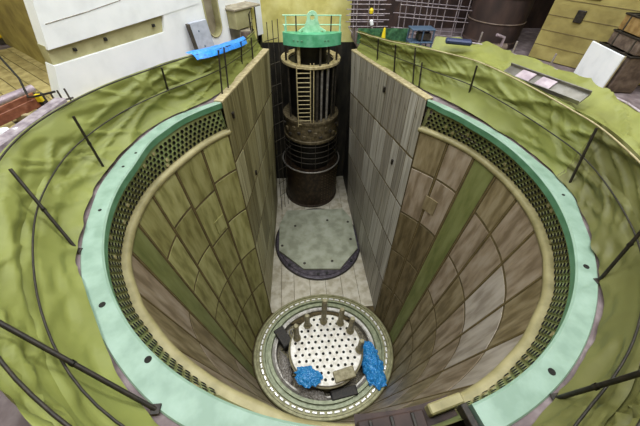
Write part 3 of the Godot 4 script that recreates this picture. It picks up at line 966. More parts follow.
# ---------------------------------------------------------------- the tower
func arc(r: float, y: float, a0: float, a1: float, n: int, sz := 1.0) -> PackedVector3Array:
	var p := PackedVector3Array()
	for i in n + 1:
		var a := lerpf(a0, a1, float(i) / n)
		p.append(Vector3(r * sin(a), y, r * cos(a) * sz))
	return p

func make_tower() -> void:
	var at := Vector3(0.17, 0, -12.5)
	var t := thing("service_tower", "tall dark round tower with ladder and cages standing in the canal end", "tower", Vector3(at.x, -DEPTH, at.z))
	var b := DEPTH      # heights below are given from the rim; b shifts them to the tower's own base
	var m := MB.new()
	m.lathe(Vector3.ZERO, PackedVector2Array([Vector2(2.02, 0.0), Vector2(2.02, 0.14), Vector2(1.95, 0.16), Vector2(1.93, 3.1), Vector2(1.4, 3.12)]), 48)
	add("barrel", m, M.tower_barrel, t)
	# rows of studs on the right part of the barrel
	var st := MB.new()
	for i in 9:
		for j in 11:
			var a := 0.35 + i * 0.13
			st.lathe(Vector3(1.945 * sin(a), 0.4 + j * 0.24, 1.945 * cos(a)), PackedVector2Array([Vector2(0.035, -0.02), Vector2(0.035, 0.02), Vector2(0.001, 0.025)]), 6)
	stuff(add("stud", st, M.tower_rust, t))
	m = MB.new()
	m.tube(arc(2.03, b - 8.0, 0, TAU, 48), 0.05, 8)
	add("hoop", m, M.flange_grey, t)
	for k in 4:
		m = MB.new()
		m.tube(arc(1.82, b - 6.15 - k * 0.42, 0, TAU, 40), 0.028 if k > 0 else 0.02, 6)
		add("cage_hoop", m, M.dark_steel, t)
	for k in 12:
		var a := TAU * k / 12.0 + 0.1
		m = MB.new()
		m.tube(PackedVector3Array([Vector3(1.82 * sin(a), b - 8.2, 1.82 * cos(a)), Vector3(1.82 * sin(a), b - 5.8, 1.82 * cos(a))]), 0.02, 6)
		add("cage_rod", m, M.dark_steel, t)
	m = MB.new()
	m.lathe(Vector3.ZERO, PackedVector2Array([Vector2(1.4, 3.1), Vector2(1.4, b - 5.8)]), 32)
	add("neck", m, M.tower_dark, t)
	# rusty skirt with its shelf
	m = MB.new()
	m.lathe(Vector3.ZERO, PackedVector2Array([Vector2(1.3, b - 5.95), Vector2(1.8, b - 5.95), Vector2(1.8, b - 5.8), Vector2(1.74, b - 5.76), Vector2(1.72, b - 4.7), Vector2(1.78, b - 4.66), Vector2(1.78, b - 4.5), Vector2(1.3, b - 4.5)]), 40)
	add("skirt", m, M.tower_rust, t)
	for k in 14:
		var a := -1.3 + k * 0.2
		m = MB.new()
		m.box(Vector3(1.76 * sin(a), b - 5.0 - 0.25 * (k % 3), 1.76 * cos(a)), Vector3(0.2, 0.16 + 0.1 * (k % 2), 0.12), Basis(Vector3.UP, a), 0.02)
		add("lug", m, M.dark_steel if k % 2 == 0 else M.tower_rust, t)
	# upper barrel and its pipes
	m = MB.new()
	m.lathe(Vector3.ZERO, PackedVector2Array([Vector2(1.25, b - 4.6), Vector2(1.25, b - 1.45), Vector2(0.3, b - 1.45)]), 36)
	add("upper_barrel", m, M.tower_dark, t)
	for q in [[-1.05, 0.06], [-0.62, 0.05], [0.18, 0.09], [0.36, 0.07], [0.62, 0.08], [0.95, 0.06], [1.25, 0.06]]:
		m = MB.new()
		m.tube(PackedVector3Array([Vector3(1.5 * sin(q[0]), b - 4.6, 1.5 * cos(q[0])), Vector3(1.5 * sin(q[0]), b - 1.3, 1.5 * cos(q[0]))]), q[1], 8)
		add("riser_pipe", m, M.flange_grey if q[0] > 0.3 and q[0] < 0.7 else M.dark_steel, t)
	# tray under the beam
	m = MB.new()
	m.lathe(Vector3.ZERO, PackedVector2Array([Vector2(1.3, b - 1.42), Vector2(1.68, b - 1.42), Vector2(1.7, b - 1.4), Vector2(1.7, b - 1.28), Vector2(1.66, b - 1.26), Vector2(1.3, b - 1.3)]), 44)
	add("tray", m, M.tower_beige, t)
	for a in [-0.5, 0.28, 0.62, -1.2, 1.2, 2.4, 3.4, 4.2]:
		m = MB.new()
		m.tube(PackedVector3Array([Vector3(1.5 * sin(a), b - 1.35, 1.5 * cos(a)), Vector3(1.5 * sin(a), b - 0.28, 1.5 * cos(a))]), 0.09 if a == -0.5 else 0.06, 8)
		add("column", m, M.tower_beige if a == -0.5 else M.dark_steel, t)
	m = MB.new()
	m.lathe(Vector3.ZERO, PackedVector2Array([Vector2(0.9, b - 1.4), Vector2(0.9, b - 0.3)]), 28)
	add("hub", m, M.tower_dark, t)
	# ladder down the front
	var lad := MeshInstance3D.new()
	m = MB.new()
	for x in [-0.86, -0.12, 0.06]:
		m.bar(Vector3(x, b - 4.75, 1.62), Vector3(x, b - 1.1, 1.62), 0.07, 0.05)
	var la := add("ladder", m, M.tower_beige, t)
	for k in 14:
		m = MB.new()
		m.tube(PackedVector3Array([Vector3(-0.86, b - 4.6 + k * 0.25, 1.62), Vector3(-0.12, b - 4.6 + k * 0.25, 1.62)]), 0.025, 6)
		add("rung", m, M.tower_beige, la)
	# green lifting beam on top
	var g := thing("lifting_beam", "bright green curved lifting beam with a holed lug on top of the tower", "beam", Vector3(at.x, -0.3, at.z))
	m = MB.new()
	var ra: Array = []
	for y in [0.0, 0.56]:
		ra.append(arc(2.6, y, -0.61, 0.61, 24))
	var fr: Array = []
	for row in ra:
		var q := PackedVector3Array()
		for p in row: q.append(p + Vector3(0, 0, -0.85))
		fr.append(q)
	m.grid(fr)
	var topp := PackedVector3Array()
	for p in fr[1]: topp.append(p)
	topp.append(Vector3(1.48, 0.56, 1.1)); topp.append(Vector3(-1.48, 0.56, 1.1))
	m.poly(topp)
	var bot := PackedVector3Array()
	for p in fr[0]: bot.append(p)
	bot.append(Vector3(1.48, 0.0, 1.1)); bot.append(Vector3(-1.48, 0.0, 1.1))
	bot.reverse(); m.poly(bot)
	var l0: Vector3 = fr[0][0]; var l1: Vector3 = fr[1][0]; var r0: Vector3 = fr[0][24]; var r1: Vector3 = fr[1][24]
	m.quad(Vector3(-1.48, 0, 1.1), l0, l1, Vector3(-1.48, 0.56, 1.1))
	m.quad(r0, Vector3(1.48, 0, 1.1), Vector3(1.48, 0.56, 1.1), r1)
	m.quad(Vector3(1.48, 0, 1.1), Vector3(-1.48, 0, 1.1), Vector3(-1.48, 0.56, 1.1), Vector3(1.48, 0.56, 1.1))
	add("beam", m, M.beam_green, g)
	# holed lug
	m = MB.new()
	var n := 24
	for s in [0.06, -0.06]:
		for k in n:
			var a0 := TAU * k / n; var a1 := TAU * (k + 1) / n
			var c := Vector3(0, 1.2, 1.25 + s)
			var i0 := c + Vector3(cos(a0), sin(a0), 0) * 0.12; var i1 := c + Vector3(cos(a1), sin(a1), 0) * 0.12
			var o0 := c + lug_out(a0); var o1 := c + lug_out(a1)
			if s > 0: m.quad(i0, o0, o1, i1)
			else: m.quad(i0, i1, o1, o0)
			if s > 0:
				var dz := Vector3(0, 0, -0.12)
				m.quad(o0, o0 + dz, o1 + dz, o1)
				m.quad(i0, i1, i1 + dz, i0 + dz)
	add("lug", m, M.pale_green, g)
	for x in [-0.75, 0.75]:
		m = MB.new()
		m.bar(Vector3(x * 0.9, 0.58, 1.25), Vector3(x * 0.28, 0.84, 1.25), 0.08, 0.1)
		add("lug_brace", m, M.pale_green, g)
	for x in [-1.3, -0.8, 0.95, 1.4]:
		m = MB.new()
		m.tube(PackedVector3Array([Vector3(x, 0.4, 1.12), Vector3(x, 1.25, 1.12)]), 0.04, 6)
		add("handrail_post", m, M.pale_green if absf(x) > 1.2 else M.dark_steel, g)
	for y in [0.85, 1.25]:
		m = MB.new()
		m.tube(PackedVector3Array([Vector3(-1.45, y, 1.12), Vector3(1.45, y, 1.12)]), 0.03, 6)
		add("handrail", m, M.pale_green, g)
	for x in [-1.35, 1.4]:
		m = MB.new()
		m.tube(PackedVector3Array([Vector3(x, 0.3, 1.2), Vector3(x, 0.85, 1.2)]), 0.05, 6)
		add("stub", m, M.pale_green, g)
	for x in [-0.95, -0.75, -0.55, 0.62, 0.78]:
		m = MB.new()
		m.box(Vector3(x, 0.27, sqrt(2.6 * 2.6 - x * x) - 0.84), Vector3(0.1, 0.07, 0.03), Basis(Vector3.UP, x * 0.4))
		add("stencil_mark", m, M.mint_lip, g)

func lug_out(a: float) -> Vector3:
	var d := Vector3(cos(a), sin(a), 0)
	if d.y < -0.45:
		return Vector3(d.x / absf(d.y) * 0.2 + d.x * 0.16, -0.66, 0)
	return d * 0.27

# ---------------------------------------------------------------- fence and tarpaulins
var ST: Array = []    # [base, top] pairs, clockwise from the far left round to the far right

func fence_pt(s: float, t: float) -> Vector3:
	var n := ST.size()
	var i := clampi(int(floor(s)), 0, n - 2)
	var f := s - i
	var p0: Array = ST[maxi(i - 1, 0)]; var p1: Array = ST[i]; var p2: Array = ST[i + 1]; var p3: Array = ST[mini(i + 2, n - 1)]
	var b := (p1[0] as Vector3).cubic_interpolate(p2[0], p0[0], p3[0], f)
	var e := (p1[1] as Vector3).cubic_interpolate(p2[1], p0[1], p3[1], f)
	return b.lerp(e, t)

func make_fence() -> void:
	var ring := [[314.0, 5.6, 316.0, 5.95, 1.3], [304.0, 5.62, 304.0, 5.92, 1.3], [290.0, 5.6, 290.0, 6.08, 1.3], [275.0, 5.52, 276.0, 6.22, 1.3], [262.0, 5.42, 264.0, 6.2, 1.3], [248.0, 5.42, 251.0, 6.02, 1.3], [230.0, 5.4, 232.0, 5.92, 1.3], [212.0, 5.6, 216.0, 5.84, 1.3], [195.0, 5.6, 196.0, 5.84, 1.3], [176.0, 5.75, 175.0, 6.0, 1.3], [157.0, 5.5, 157.0, 5.7, 1.3], [142.0, 5.45, 142.0, 5.7, 1.3], [128.0, 5.42, 125.0, 5.75, 1.3], [113.0, 5.43, 111.0, 5.68, 1.3], [99.0, 5.52, 95.0, 5.66, 1.3], [84.0, 5.44, 84.0, 5.6, 1.3], [68.0, 5.46, 69.0, 5.72, 1.3], [54.0, 5.7, 53.0, 6.1, 1.3]]
	ST.append([Vector3(-2.3, 0, -9.5), Vector3(-2.5, 0.75, -9.3)])
	ST.append([Vector3(-2.62, 0, -8.0), Vector3(-2.72, 0.85, -7.8)])
	ST.append([Vector3(-2.98, 0, -6.6), Vector3(-3.1, 1.02, -6.5)])
	ST.append([Vector3(-3.42, 0, -5.1), Vector3(-3.45, 1.25, -5.1)])
	for r in ring:
		ST.append([pol(r[0], r[1]), pol(r[2], r[3], r[4])])
	ST.append([Vector3(4.0, 0, -4.5), Vector3(4.1, 1.3, -4.6)])
	ST.append([Vector3(3.45, 0, -5.8), Vector3(3.4, 1.2, -5.7)])
	ST.append([Vector3(2.9, 0, -7.2), Vector3(2.8, 1.0, -7.1)])
	ST.append([Vector3(2.2, 0, -9.2), Vector3(2.0, 0.8, -9.1)])
	var n := ST.size()
	var fence := thing("guard_rail", "dark pipe guard rail with posts running round the keyhole pit", "guard rail")
	for tt in [1.0, 0.53]:
		for seg in [[0.0, 3.0], [3.0, 8.0], [8.0, 12.0], [12.0, 16.0], [16.0, 21.0], [21.0, n - 1.0]]:
			var pts := PackedVector3Array()
			var k := int((seg[1] - seg[0]) * 6)
			for i in k + 1:
				var s: float = lerpf(seg[0], seg[1], float(i) / k)
				var p := fence_pt(s, tt)
				var inw := Vector3(-p.x, 0, -p.z - (3.0 if absf(p.x) < 4.0 and p.z < -4.0 else 0.0)).normalized()
				if p.z < -4.6: inw = Vector3(-signf(p.x), 0, 0)
				pts.append(p + inw * (0.05 if tt < 1.0 else 0.0))
			var m := MB.new()
			m.tube(pts, 0.015 if tt < 1.0 else 0.018, 7)
			add("top_rail" if tt == 1.0 else "mid_rail", m, M.timber if tt == 1.0 and seg[0] > 15.0 else M.black_pipe, fence)
	var posts := [
		[Vector3(-5.05, 0, 1.99), Vector3(-5.83, 1.3, 1.21)], [Vector3(-5.55, 0, -0.47), Vector3(-5.7, 1.3, -0.67)],
		[Vector3(-4.8, 0, -3.71), Vector3(-4.66, 1.3, -3.52)], [Vector3(-3.41, 0, -4.62), Vector3(-3.34, 1.3, -4.99)],
		[Vector3(-3.27, 0, -5.11), Vector3(-3.26, 1.22, -5.55)], [Vector3(-2.97, 0, -7.03), Vector3(-2.9, 0.95, -7.12)],
		[Vector3(-2.62, 0, -8.07), Vector3(-2.62, 0.82, -8.2)], [Vector3(5.49, 0, 0.8), Vector3(5.63, 1.3, 0.38)],
		[Vector3(4.27, 0, 3.31), Vector3(4.55, 1.45, 2.95)], [Vector3(2.34, 0, 4.96), Vector3(2.4, 1.3, 5.05)],
		[Vector3(4.86, 0, -3.51), Vector3(4.7, 1.3, -3.42)], [Vector3(2.75, 0, -7.57), Vector3(2.67, 0.95, -7.5)],
		[Vector3(3.19, 0, -6.42), Vector3(3.05, 1.05, -6.35)], [Vector3(3.59, 0, -5.22), Vector3(3.5, 1.2, -5.5)],
		[Vector3(3.73, 0, -4.94), Vector3(3.75, 0.8, -5.2)], [Vector3(-2.88, 0, 4.66), Vector3(-4.4, 1.3, 3.95)],
		[pol(190.0, 5.6), pol(190.0, 5.95, 1.3)], [pol(175.0, 5.65), pol(175.0, 5.95, 1.3)]]
	for p in posts:
		var pin := Vector3(-p[0].x, 0, -p[0].z).normalized() * 0.05
		if p[0].z < -4.2: pin = Vector3(-signf(p[0].x) * 0.05, 0, 0)
		p[0] += pin; p[1] += pin * 1.4
		var m := MB.new()
		m.tube(PackedVector3Array([p[0], (p[0] as Vector3).lerp(p[1], 0.5), p[1]]), 0.028, 8)
		m.box((p[0] as Vector3) + Vector3(0, 0.01, 0), Vector3(0.12, 0.02, 0.12))
		m.lathe((p[0] as Vector3).lerp(p[1], 0.53) + Vector3(0, -0.03, 0), PackedVector2Array([Vector2(0.036, 0), Vector2(0.036, 0.06)]), 8)
		add("post", m, M.black_pipe, fence)
	# tarpaulins: an upper and a lower length on each stretch
	var spans := [
		[0.0, 3.6, "along the left canal edge", "tarp"],
		[3.6, 6.9, "at upper left beside the white wall", "tarp"],
		[6.9, 9.2, "at the far left above the mint ring", "tarp"],
		[9.2, 11.6, "at lower left beside the thick near post", "tarp"],
		[11.6, 14.1, "behind the gap of the ring", "tarp_dull"],
		[14.1, 16.2, "at lower right beside the cut ring end", "tarp_dull"],
		[16.2, 18.3, "facing the ring on the right side", "tarp_dull"],
		[18.3, 21.2, "at upper right in front of the grey tray", "tarp"],
		[21.2, float(n - 1), "along the right canal edge", "tarp"]]
	for sp in spans:
		for part in 2:
			var m := MB.new()
			var s0: float = sp[0] - 0.03; var s1: float = sp[1] + 0.03
			var t0 := 0.02 if part == 0 else 0.5
			var t1 := 0.56 if part == 0 else 1.02
			var nc := int((s1 - s0) * 22)
			var nr := 14
			var rows: Array = []
			for j in nr + 1:
				var row := PackedVector3Array()
				for i in nc + 1:
					var s := lerpf(s0, s1, float(i) / nc)
					var t := lerpf(t0, t1, float(j) / nr)
					var p := fence_pt(s, t)
					var q := fence_pt(s + 0.02, t)
					var d := (q - p).normalized()
					var nn := d.cross(fence_pt(s, t + 0.05) - p).normalized()   # outward
					var lt := (t - t0) / (t1 - t0)
					var ls := s * 1.6
					# long creases that run along the cloth, a few slanting ones from the posts
					var w := 0.16 * fold_noise.get_noise_2d(ls * 0.13 + part * 30.0, t * 0.9 + ls * 0.05)
					var r1 := 1.0 - absf(wrinkle_noise.get_noise_2d(ls * 0.1 + 70.0, t * 1.5 + part * 9.0 + ls * 0.16)) * 2.6
					w -= 0.15 * pow(maxf(r1, 0.0), 3.0)
					var r2 := 1.0 - absf(wrinkle_noise.get_noise_2d(ls * 0.22 + 20.0, t * 1.1 - ls * 0.3 + 50.0)) * 3.0
					w -= 0.10 * pow(maxf(r2, 0.0), 3.0)
					var r3 := 1.0 - absf(fold_noise.get_noise_2d(ls * 0.42 - t * 1.9 + 310.0, t * 0.6 + ls * 0.2)) * 2.8
					w -= 0.07 * pow(maxf(r3, 0.0), 2.0)
					var env := sin(PI * clampf(lt, 0.04, 0.96))
					var o := w * (0.3 + 0.7 * env)
					if part == 0:
						o -= 0.05 * sin(PI * lt)
						o += 0.05 * pow(lt, 6.0)
						o += 0.05
					else:
						o += 0.09 - 0.05 * sin(PI * lt) + 0.02 * (1.0 - lt)
					if part == 0:
						var hang := pow(1.0 - lt, 3.0) * (0.15 + 0.12 * fold_noise.get_noise_1d(ls * 0.5 + 200.0))
						o = maxf(o + 0.10 * env, 0.0) - hang
					else:
						o = maxf(o + 0.07 * env, 0.0)
					row.append(p + nn * (o + 0.03))
				rows.append(row)
			m.grid(rows)
			var where: String = sp[2]
			var lab := ("lower length of olive green tarpaulin " if part == 0 else "upper length of olive green tarpaulin ") + where
			tag(add("tarpaulin", m, M[sp[3]]), lab, "tarpaulin", "tarpaulins on the guard rail")

# ---------------------------------------------------------------- left side of the hall
const WA := Vector3(-8.3, 0, -4.1)
const WT := Vector3(0.62733, 0, -0.77875)
const WN := Vector3(0.77875, 0, 0.62733)

func wp(s: float, h: float, out := 0.0) -> Vector3:
	return WA + WT * s + WN * out + Vector3(0, h, 0)

func wall_block(pts: Array, out: float, th: float) -> MB:
	# an outline on the white wall's plane (s, h), counter-clockwise seen from the pit, given depth
	var m := MB.new()
	var a := PackedVector3Array(); var b := PackedVector3Array()
	for p in pts:
		a.append(wp(p[0], p[1], out)); b.append(wp(p[0], p[1], out - th))
	var p2 := PackedVector2Array()
	for p in pts: p2.append(Vector2(p[0], p[1]))
	var idx := Geometry2D.triangulate_polygon(p2)
	for i in range(0, idx.size(), 3):
		var i0 := idx[i]; var i1 := idx[i + 1]; var i2 := idx[i + 2]
		if (p2[i1] - p2[i0]).cross(p2[i2] - p2[i0]) < 0:
			var q := i1; i1 = i2; i2 = q
		m.face3(a[i0], a[i1], a[i2]); m.face3(b[i0], b[i2], b[i1])
	for i in a.size():
		var k := (i + 1) % a.size()
		m.quad(a[i], b[i], b[k], a[k])
	return m

func make_left_side() -> void:
	var m: MB
	m = wall_box(Vector3(-20.5, 0, -16.4), Vector3(-9.2, 0, -6.28), 0, 14, 0.5, -1.0)
	struct("wall_left", m, M.brown_wall, "brownish yellow concrete wall beyond the white wall's left end", "wall")
	var w := MB.new()
	m = wall_block([[0.02, 0.0], [5.9, 0.0], [5.9, 2.0], [4.5, 2.0], [4.25, 1.2], [0.38, 1.05]], 0.0, 0.6)
	var wall := struct("wall_white", m, M.white_paint, "white painted concrete wall with a beige recessed band at upper left", "wall")
	m = wall_block([[0.4, 1.0], [4.6, 1.2], [4.6, 1.9], [0.45, 1.55]], -0.12, 0.48)
	add("recessed_band", m, M.beige_paint, wall)
	m = wall_block([[0.45, 1.48], [4.4, 1.74], [6.05, 1.86], [6.05, 3.6], [0.95, 3.6]], 0.02, 0.6)
	add("upper_block", m, M.white_paint, wall)
	m = wall_block([[7.12, 0.0], [9.9, 0.0], [9.9, 3.6], [7.12, 3.6]], -0.3, 0.6)
	add("far_block", m, M.white_paint, wall)
	m = wall_block([[5.9, 0.0], [7.2, 0.0], [7.2, 3.6], [5.9, 3.6]], -0.35, 0.3)
	add("niche_back", m, M.niche_grey, wall)
	# round-bottomed niche: white surround with a tan edge
	var pts: Array = []
	for i in 13:
		var a := PI + PI * i / 12.0
		pts.append(Vector2(6.62 + 0.36 * cos(a), 0.98 + 0.4 * sin(a)))
	m = MB.new()
	var ed := MB.new()
	for i in 12:
		var a: Vector2 = pts[i]; var b: Vector2 = pts[i + 1]
		m.quad(wp(a.x, 0.0), wp(b.x, 0.0), wp(b.x, b.y), wp(a.x, a.y))
		ed.quad(wp(a.x, a.y, 0.01), wp(b.x, b.y, 0.01), wp(b.x, b.y, -0.35), wp(a.x, a.y, -0.35))
	m.quad(wp(5.9, 0), wp(6.26, 0), wp(6.26, 3.6), wp(5.9, 3.6))
	m.quad(wp(6.98, 0), wp(7.4, 0), wp(7.4, 3.6), wp(6.98, 3.6))
	add("niche_surround", m, M.white_paint, wall)
	var rim := PackedVector3Array([wp(6.26, 3.5, 0.02)])
	for p in pts: rim.append(wp(p.x, p.y, 0.02))
	rim.append(wp(6.98, 3.5, 0.02))
	ed.tube(rim, 0.035, 6)
	ed.quad(wp(6.26, 0.98), wp(6.26, 0.98, -0.35), wp(6.26, 3.6, -0.35), wp(6.26, 3.6))
	ed.quad(wp(6.98, 0.98), wp(6.98, 3.6), wp(6.98, 3.6, -0.35), wp(6.98, 0.98, -0.35))
	add("niche_edge", ed, M.beige_paint, wall)
	# crack line and anchors
	m = MB.new()
	m.bar(wp(0.72, 2.09, 0.02), wp(1.9, 2.2, 0.02), 0.03, 0.02, WN); m.bar(wp(1.9, 2.2, 0.02), wp(3.06, 2.35, 0.02), 0.025, 0.02, WN)
	add("joint_line", m, M.flange_grey, wall)
	for q in [[1.15, 1.32], [2.15, 1.4], [3.95, 1.47]]:
		m = MB.new()
		m.bar(wp(q[0], q[1], -0.12), wp(q[0], q[1], -0.03), 0.09, 0.09, WT)
		add("anchor", m, M.black_box, wall)
	# leaning grey panel
	var gp := thing("steel_sheet", "light grey steel sheet with bolt holes leaning on the white wall", "panel", wp(5.65, 0, 0.3))
	m = MB.new()
	var bs := Basis(WT, Vector3(0, 0.97, 0) - WN * 0.2, WN)
	m.box(Vector3(0, 0.75, 0), Vector3(0.86, 1.25, 0.12), bs, 0.015)
	add("sheet", m, M.grey_panel, gp)
	m = MB.new()
	m.box(Vector3(0, 0.75, 0) + bs * Vector3(-0.46, 0, 0), Vector3(0.1, 1.2, 0.16), bs, 0.01)
	add("edge_flange", m, M.dark_steel, gp)
	for q in [Vector2(-0.1, 0.3), Vector2(-0.05, -0.25)]:
		m = MB.new()
		m.box(Vector3(0, 0.75, 0) + bs * Vector3(q.x, q.y, 0.062), Vector3(0.06, 0.06, 0.01), bs, 0.004)
		add("bolt_hole", m, M.blue_grey, gp)
	# grey-topped tan box further along
	var bx := thing("wall_box", "tan box with a grey top fixed to the far end of the white wall", "box", wp(7.9, 0.75, 0.1))
	m = MB.new()
	m.box(Vector3(0, 0.35, 0), Vector3(0.95, 0.7, 0.8), Basis(WT, Vector3.UP, WN), 0.015)
	add("body", m, M.beige_paint, bx)
	m = MB.new()
	m.box(Vector3(0.0, 0.74, 0) + WT * 0.25, Vector3(1.6, 0.08, 0.95), Basis(WT, Vector3.UP, WN), 0.015)
	add("top_slab", m, M.niche_grey, bx)
	var dr := thing("yellow_door_panel", "yellowish panel with dark frame at the end of the white wall", "panel", wp(8.75, 0.0, 0.02))
	m = MB.new()
	m.box(Vector3(0, 0.65, 0), Vector3(0.6, 1.3, 0.08), Basis(WT, Vector3.UP, WN), 0.01)
	add("sheet", m, M.yellow_wall, dr)
	for s in [-0.33, 0.33]:
		m = MB.new()
		m.box(Vector3(0, 0.7, 0) + WT * s, Vector3(0.06, 1.4, 0.12), Basis(WT, Vector3.UP, WN), 0.01)
		add("frame", m, M.dark_steel, dr)
	# blue tarpaulin over the rail
	m = MB.new()
	var rows: Array = []
	for j in 9:
		var row := PackedVector3Array()
		for i in 31:
			var s := lerpf(1.0, 3.75, i / 30.0)
			var p := fence_pt(s, 1.0)
			var inw := Vector3(-p.x, 0, -p.z - 2.0).normalized()
			var t := j / 8.0
			var o := lerpf(0.12, -0.32, t)
			var y := 0.05 - 0.16 * pow(maxf(0.0, 0.35 - t) / 0.35, 1.5) - 0.02 * t
			y += 0.03 * fold_noise.get_noise_2d(s * 1.0, t * 0.8)
			row.append(p + inw * (o + 0.05 * fold_noise.get_noise_1d(s * 2.0)) + Vector3(0, y, 0))
		rows.append(row)
	rows.reverse()
	m.grid(rows)
	tag(add("blue_tarpaulin", m, M.blue_tarp), "bright blue tarpaulin folded over the rail beside the leaning grey panel", "tarpaulin")
	# boarded floor at the far left
	var dk := thing("timber_deck", "ochre boarded deck on the floor at the left between brown wall and reddish beam", "deck", Vector3(-12.2, 0.0, -5.2), deg_to_rad(-42))
	for k in 15:
		var pb := MB.new()
		var ln := 6.5 - 0.5 * (k % 2)
		pb.box(Vector3(0.1 * (k % 3), 0.02 + 0.004 * (k % 2), -3.6 + k * 0.42), Vector3(ln + 1.5, 0.05, 0.4), Basis.IDENTITY, 0.012)
		add("plank", pb, M.deck_a if k % 2 == 0 else M.deck_b, dk)
	# clutter outside the fence at far left
	var rb := thing("steel_beam", "reddish brown steel beam lying on the floor at the left edge", "beam", Vector3(-8.9, 0.3, -2.7), 0.0)
	var bd := Vector3(0.33, 0, -0.94).normalized()
	m = MB.new()
	m.bar(-bd * 1.6, bd * 1.0, 0.06, 0.26, Vector3.UP); m.bar(-bd * 1.6 + Vector3(0, 0.12, 0), bd * 1.0 + Vector3(0, 0.12, 0), 0.04, 0.34); 
	add("web", m, M.red_beam, rb)
	for k in 2:
		m = MB.new()
		m.box(bd * (-1.2 + 1.6 * k) + Vector3(0, -0.2, 0), Vector3(0.4, 0.2, 0.14))
		add("packer", m, M.timber, rb)
	m = MB.new()
	m.tube(PackedVector3Array([Vector3(-9.7, 0.45, -2.6), Vector3(-9.0, 0.45, -4.3)]), 0.11, 10)
	tag(add("pale_pipe", m, M.mauve_pipe), "pale pinkish pipe lying behind the reddish steel beam", "pipe")
	m = MB.new()
	var cr: Array = []
	m.bar(Vector3(-8.15, 0.2, -0.2), Vector3(-7.85, 0.2, -3.6), 0.34, 0.5, Vector3.UP, 0.03)
	tag(add("concrete_curb", m, M.curb), "mauve grey concrete curb just outside the left fence", "curb")
	m = MB.new()
	m.box(Vector3(-8.5, 0.0, -1.6), Vector3(0.5, 0.06, 2.8))  # black strip standing in for the dark void beside the curb
	tag(add("dark_void_strip", m, M.black_box), "black strip added for the dark void between curb and reddish beam", "mat")
	var vb := thing("valve", "small white round valve by the reddish beam", "valve", Vector3(-8.3, 0.05, -1.75))
	m = MB.new()
	m.lathe(Vector3.ZERO, PackedVector2Array([Vector2(0.06, 0), Vector2(0.08, 0.12), Vector2(0.15, 0.2), Vector2(0.17, 0.3), Vector2(0.12, 0.4), Vector2(0.001, 0.43)]), 14)
	add("body", m, M.white_paint, vb)
	m = MB.new()
	m.tube(PackedVector3Array([Vector3(0.1, 0.3, 0), Vector3(0.34, 0.36, -0.05)]), 0.07, 8)
	add("outlet", m, M.white_paint, vb)
	var wl := thing("work_lamp", "small yellow lamp in a black holder near the white wall corner", "lamp", Vector3(-8.6, 0.0, -3.75))
	m = MB.new(); m.box(Vector3(0, 0.25, 0), Vector3(0.3, 0.5, 0.25), Basis.IDENTITY, 0.02)
	add("holder", m, M.black_box, wl)
	m = MB.new(); m.box(Vector3(0.12, 0.42, 0.1), Vector3(0.16, 0.22, 0.12), Basis.IDENTITY, 0.02)
	add("lens", m, M.yellow_paint, wl)
	m = MB.new()
	m.tube(PackedVector3Array([Vector3(-10.2, 1.2, -5.3), Vector3(-9.2, 0.75, -4.3), Vector3(-8.55, 0.55, -3.4), Vector3(-8.0, 0.75, -3.0), Vector3(-7.3, 0.95, -2.8)]), 0.03, 6)
	tag(add("cable", m, M.black_box), "black cable sagging across the reddish beam at far left", "cable")
	var st := thing("pipe_rack", "small rack of upright brown rods at the white wall corner", "rack", Vector3(-8.2, 0, -3.5))
	for k in 4:
		m = MB.new()
		m.tube(PackedVector3Array([Vector3(k * 0.14, 0, -k * 0.12), Vector3(k * 0.14, 0.6, -k * 0.12)]), 0.025, 6)
		add("rod", m, M.dark_steel, st)
	m = MB.new()
	m.bar(Vector3(-0.05, 0.3, 0.04), Vector3(0.5, 0.3, -0.42), 0.03, 0.05)
	add("cross_bar", m, M.dark_steel, st)
	# yellow equipment at the top left corner
	var yc := thing("yellow_housing", "yellow machine housing with a grey top in the upper left corner", "machine", Vector3(-13.5, 0, -11.3), deg_to_rad(42))
	m = MB.new(); m.box(Vector3(0, 0.7, 0), Vector3(2.4, 0.9, 1.0), Basis.IDENTITY, 0.04)
	add("body", m, M.yellow_paint, yc)
	m = MB.new(); m.box(Vector3(0, 1.35, -0.1), Vector3(2.2, 0.4, 0.8), Basis.IDENTITY, 0.04)
	add("hood", m, M.curb, yc)
	for x in [-0.9, 0.9]:
		m = MB.new(); m.box(Vector3(x, 0.13, 0), Vector3(0.2, 0.26, 0.8))
		add("skid", m, M.dark_steel, yc)

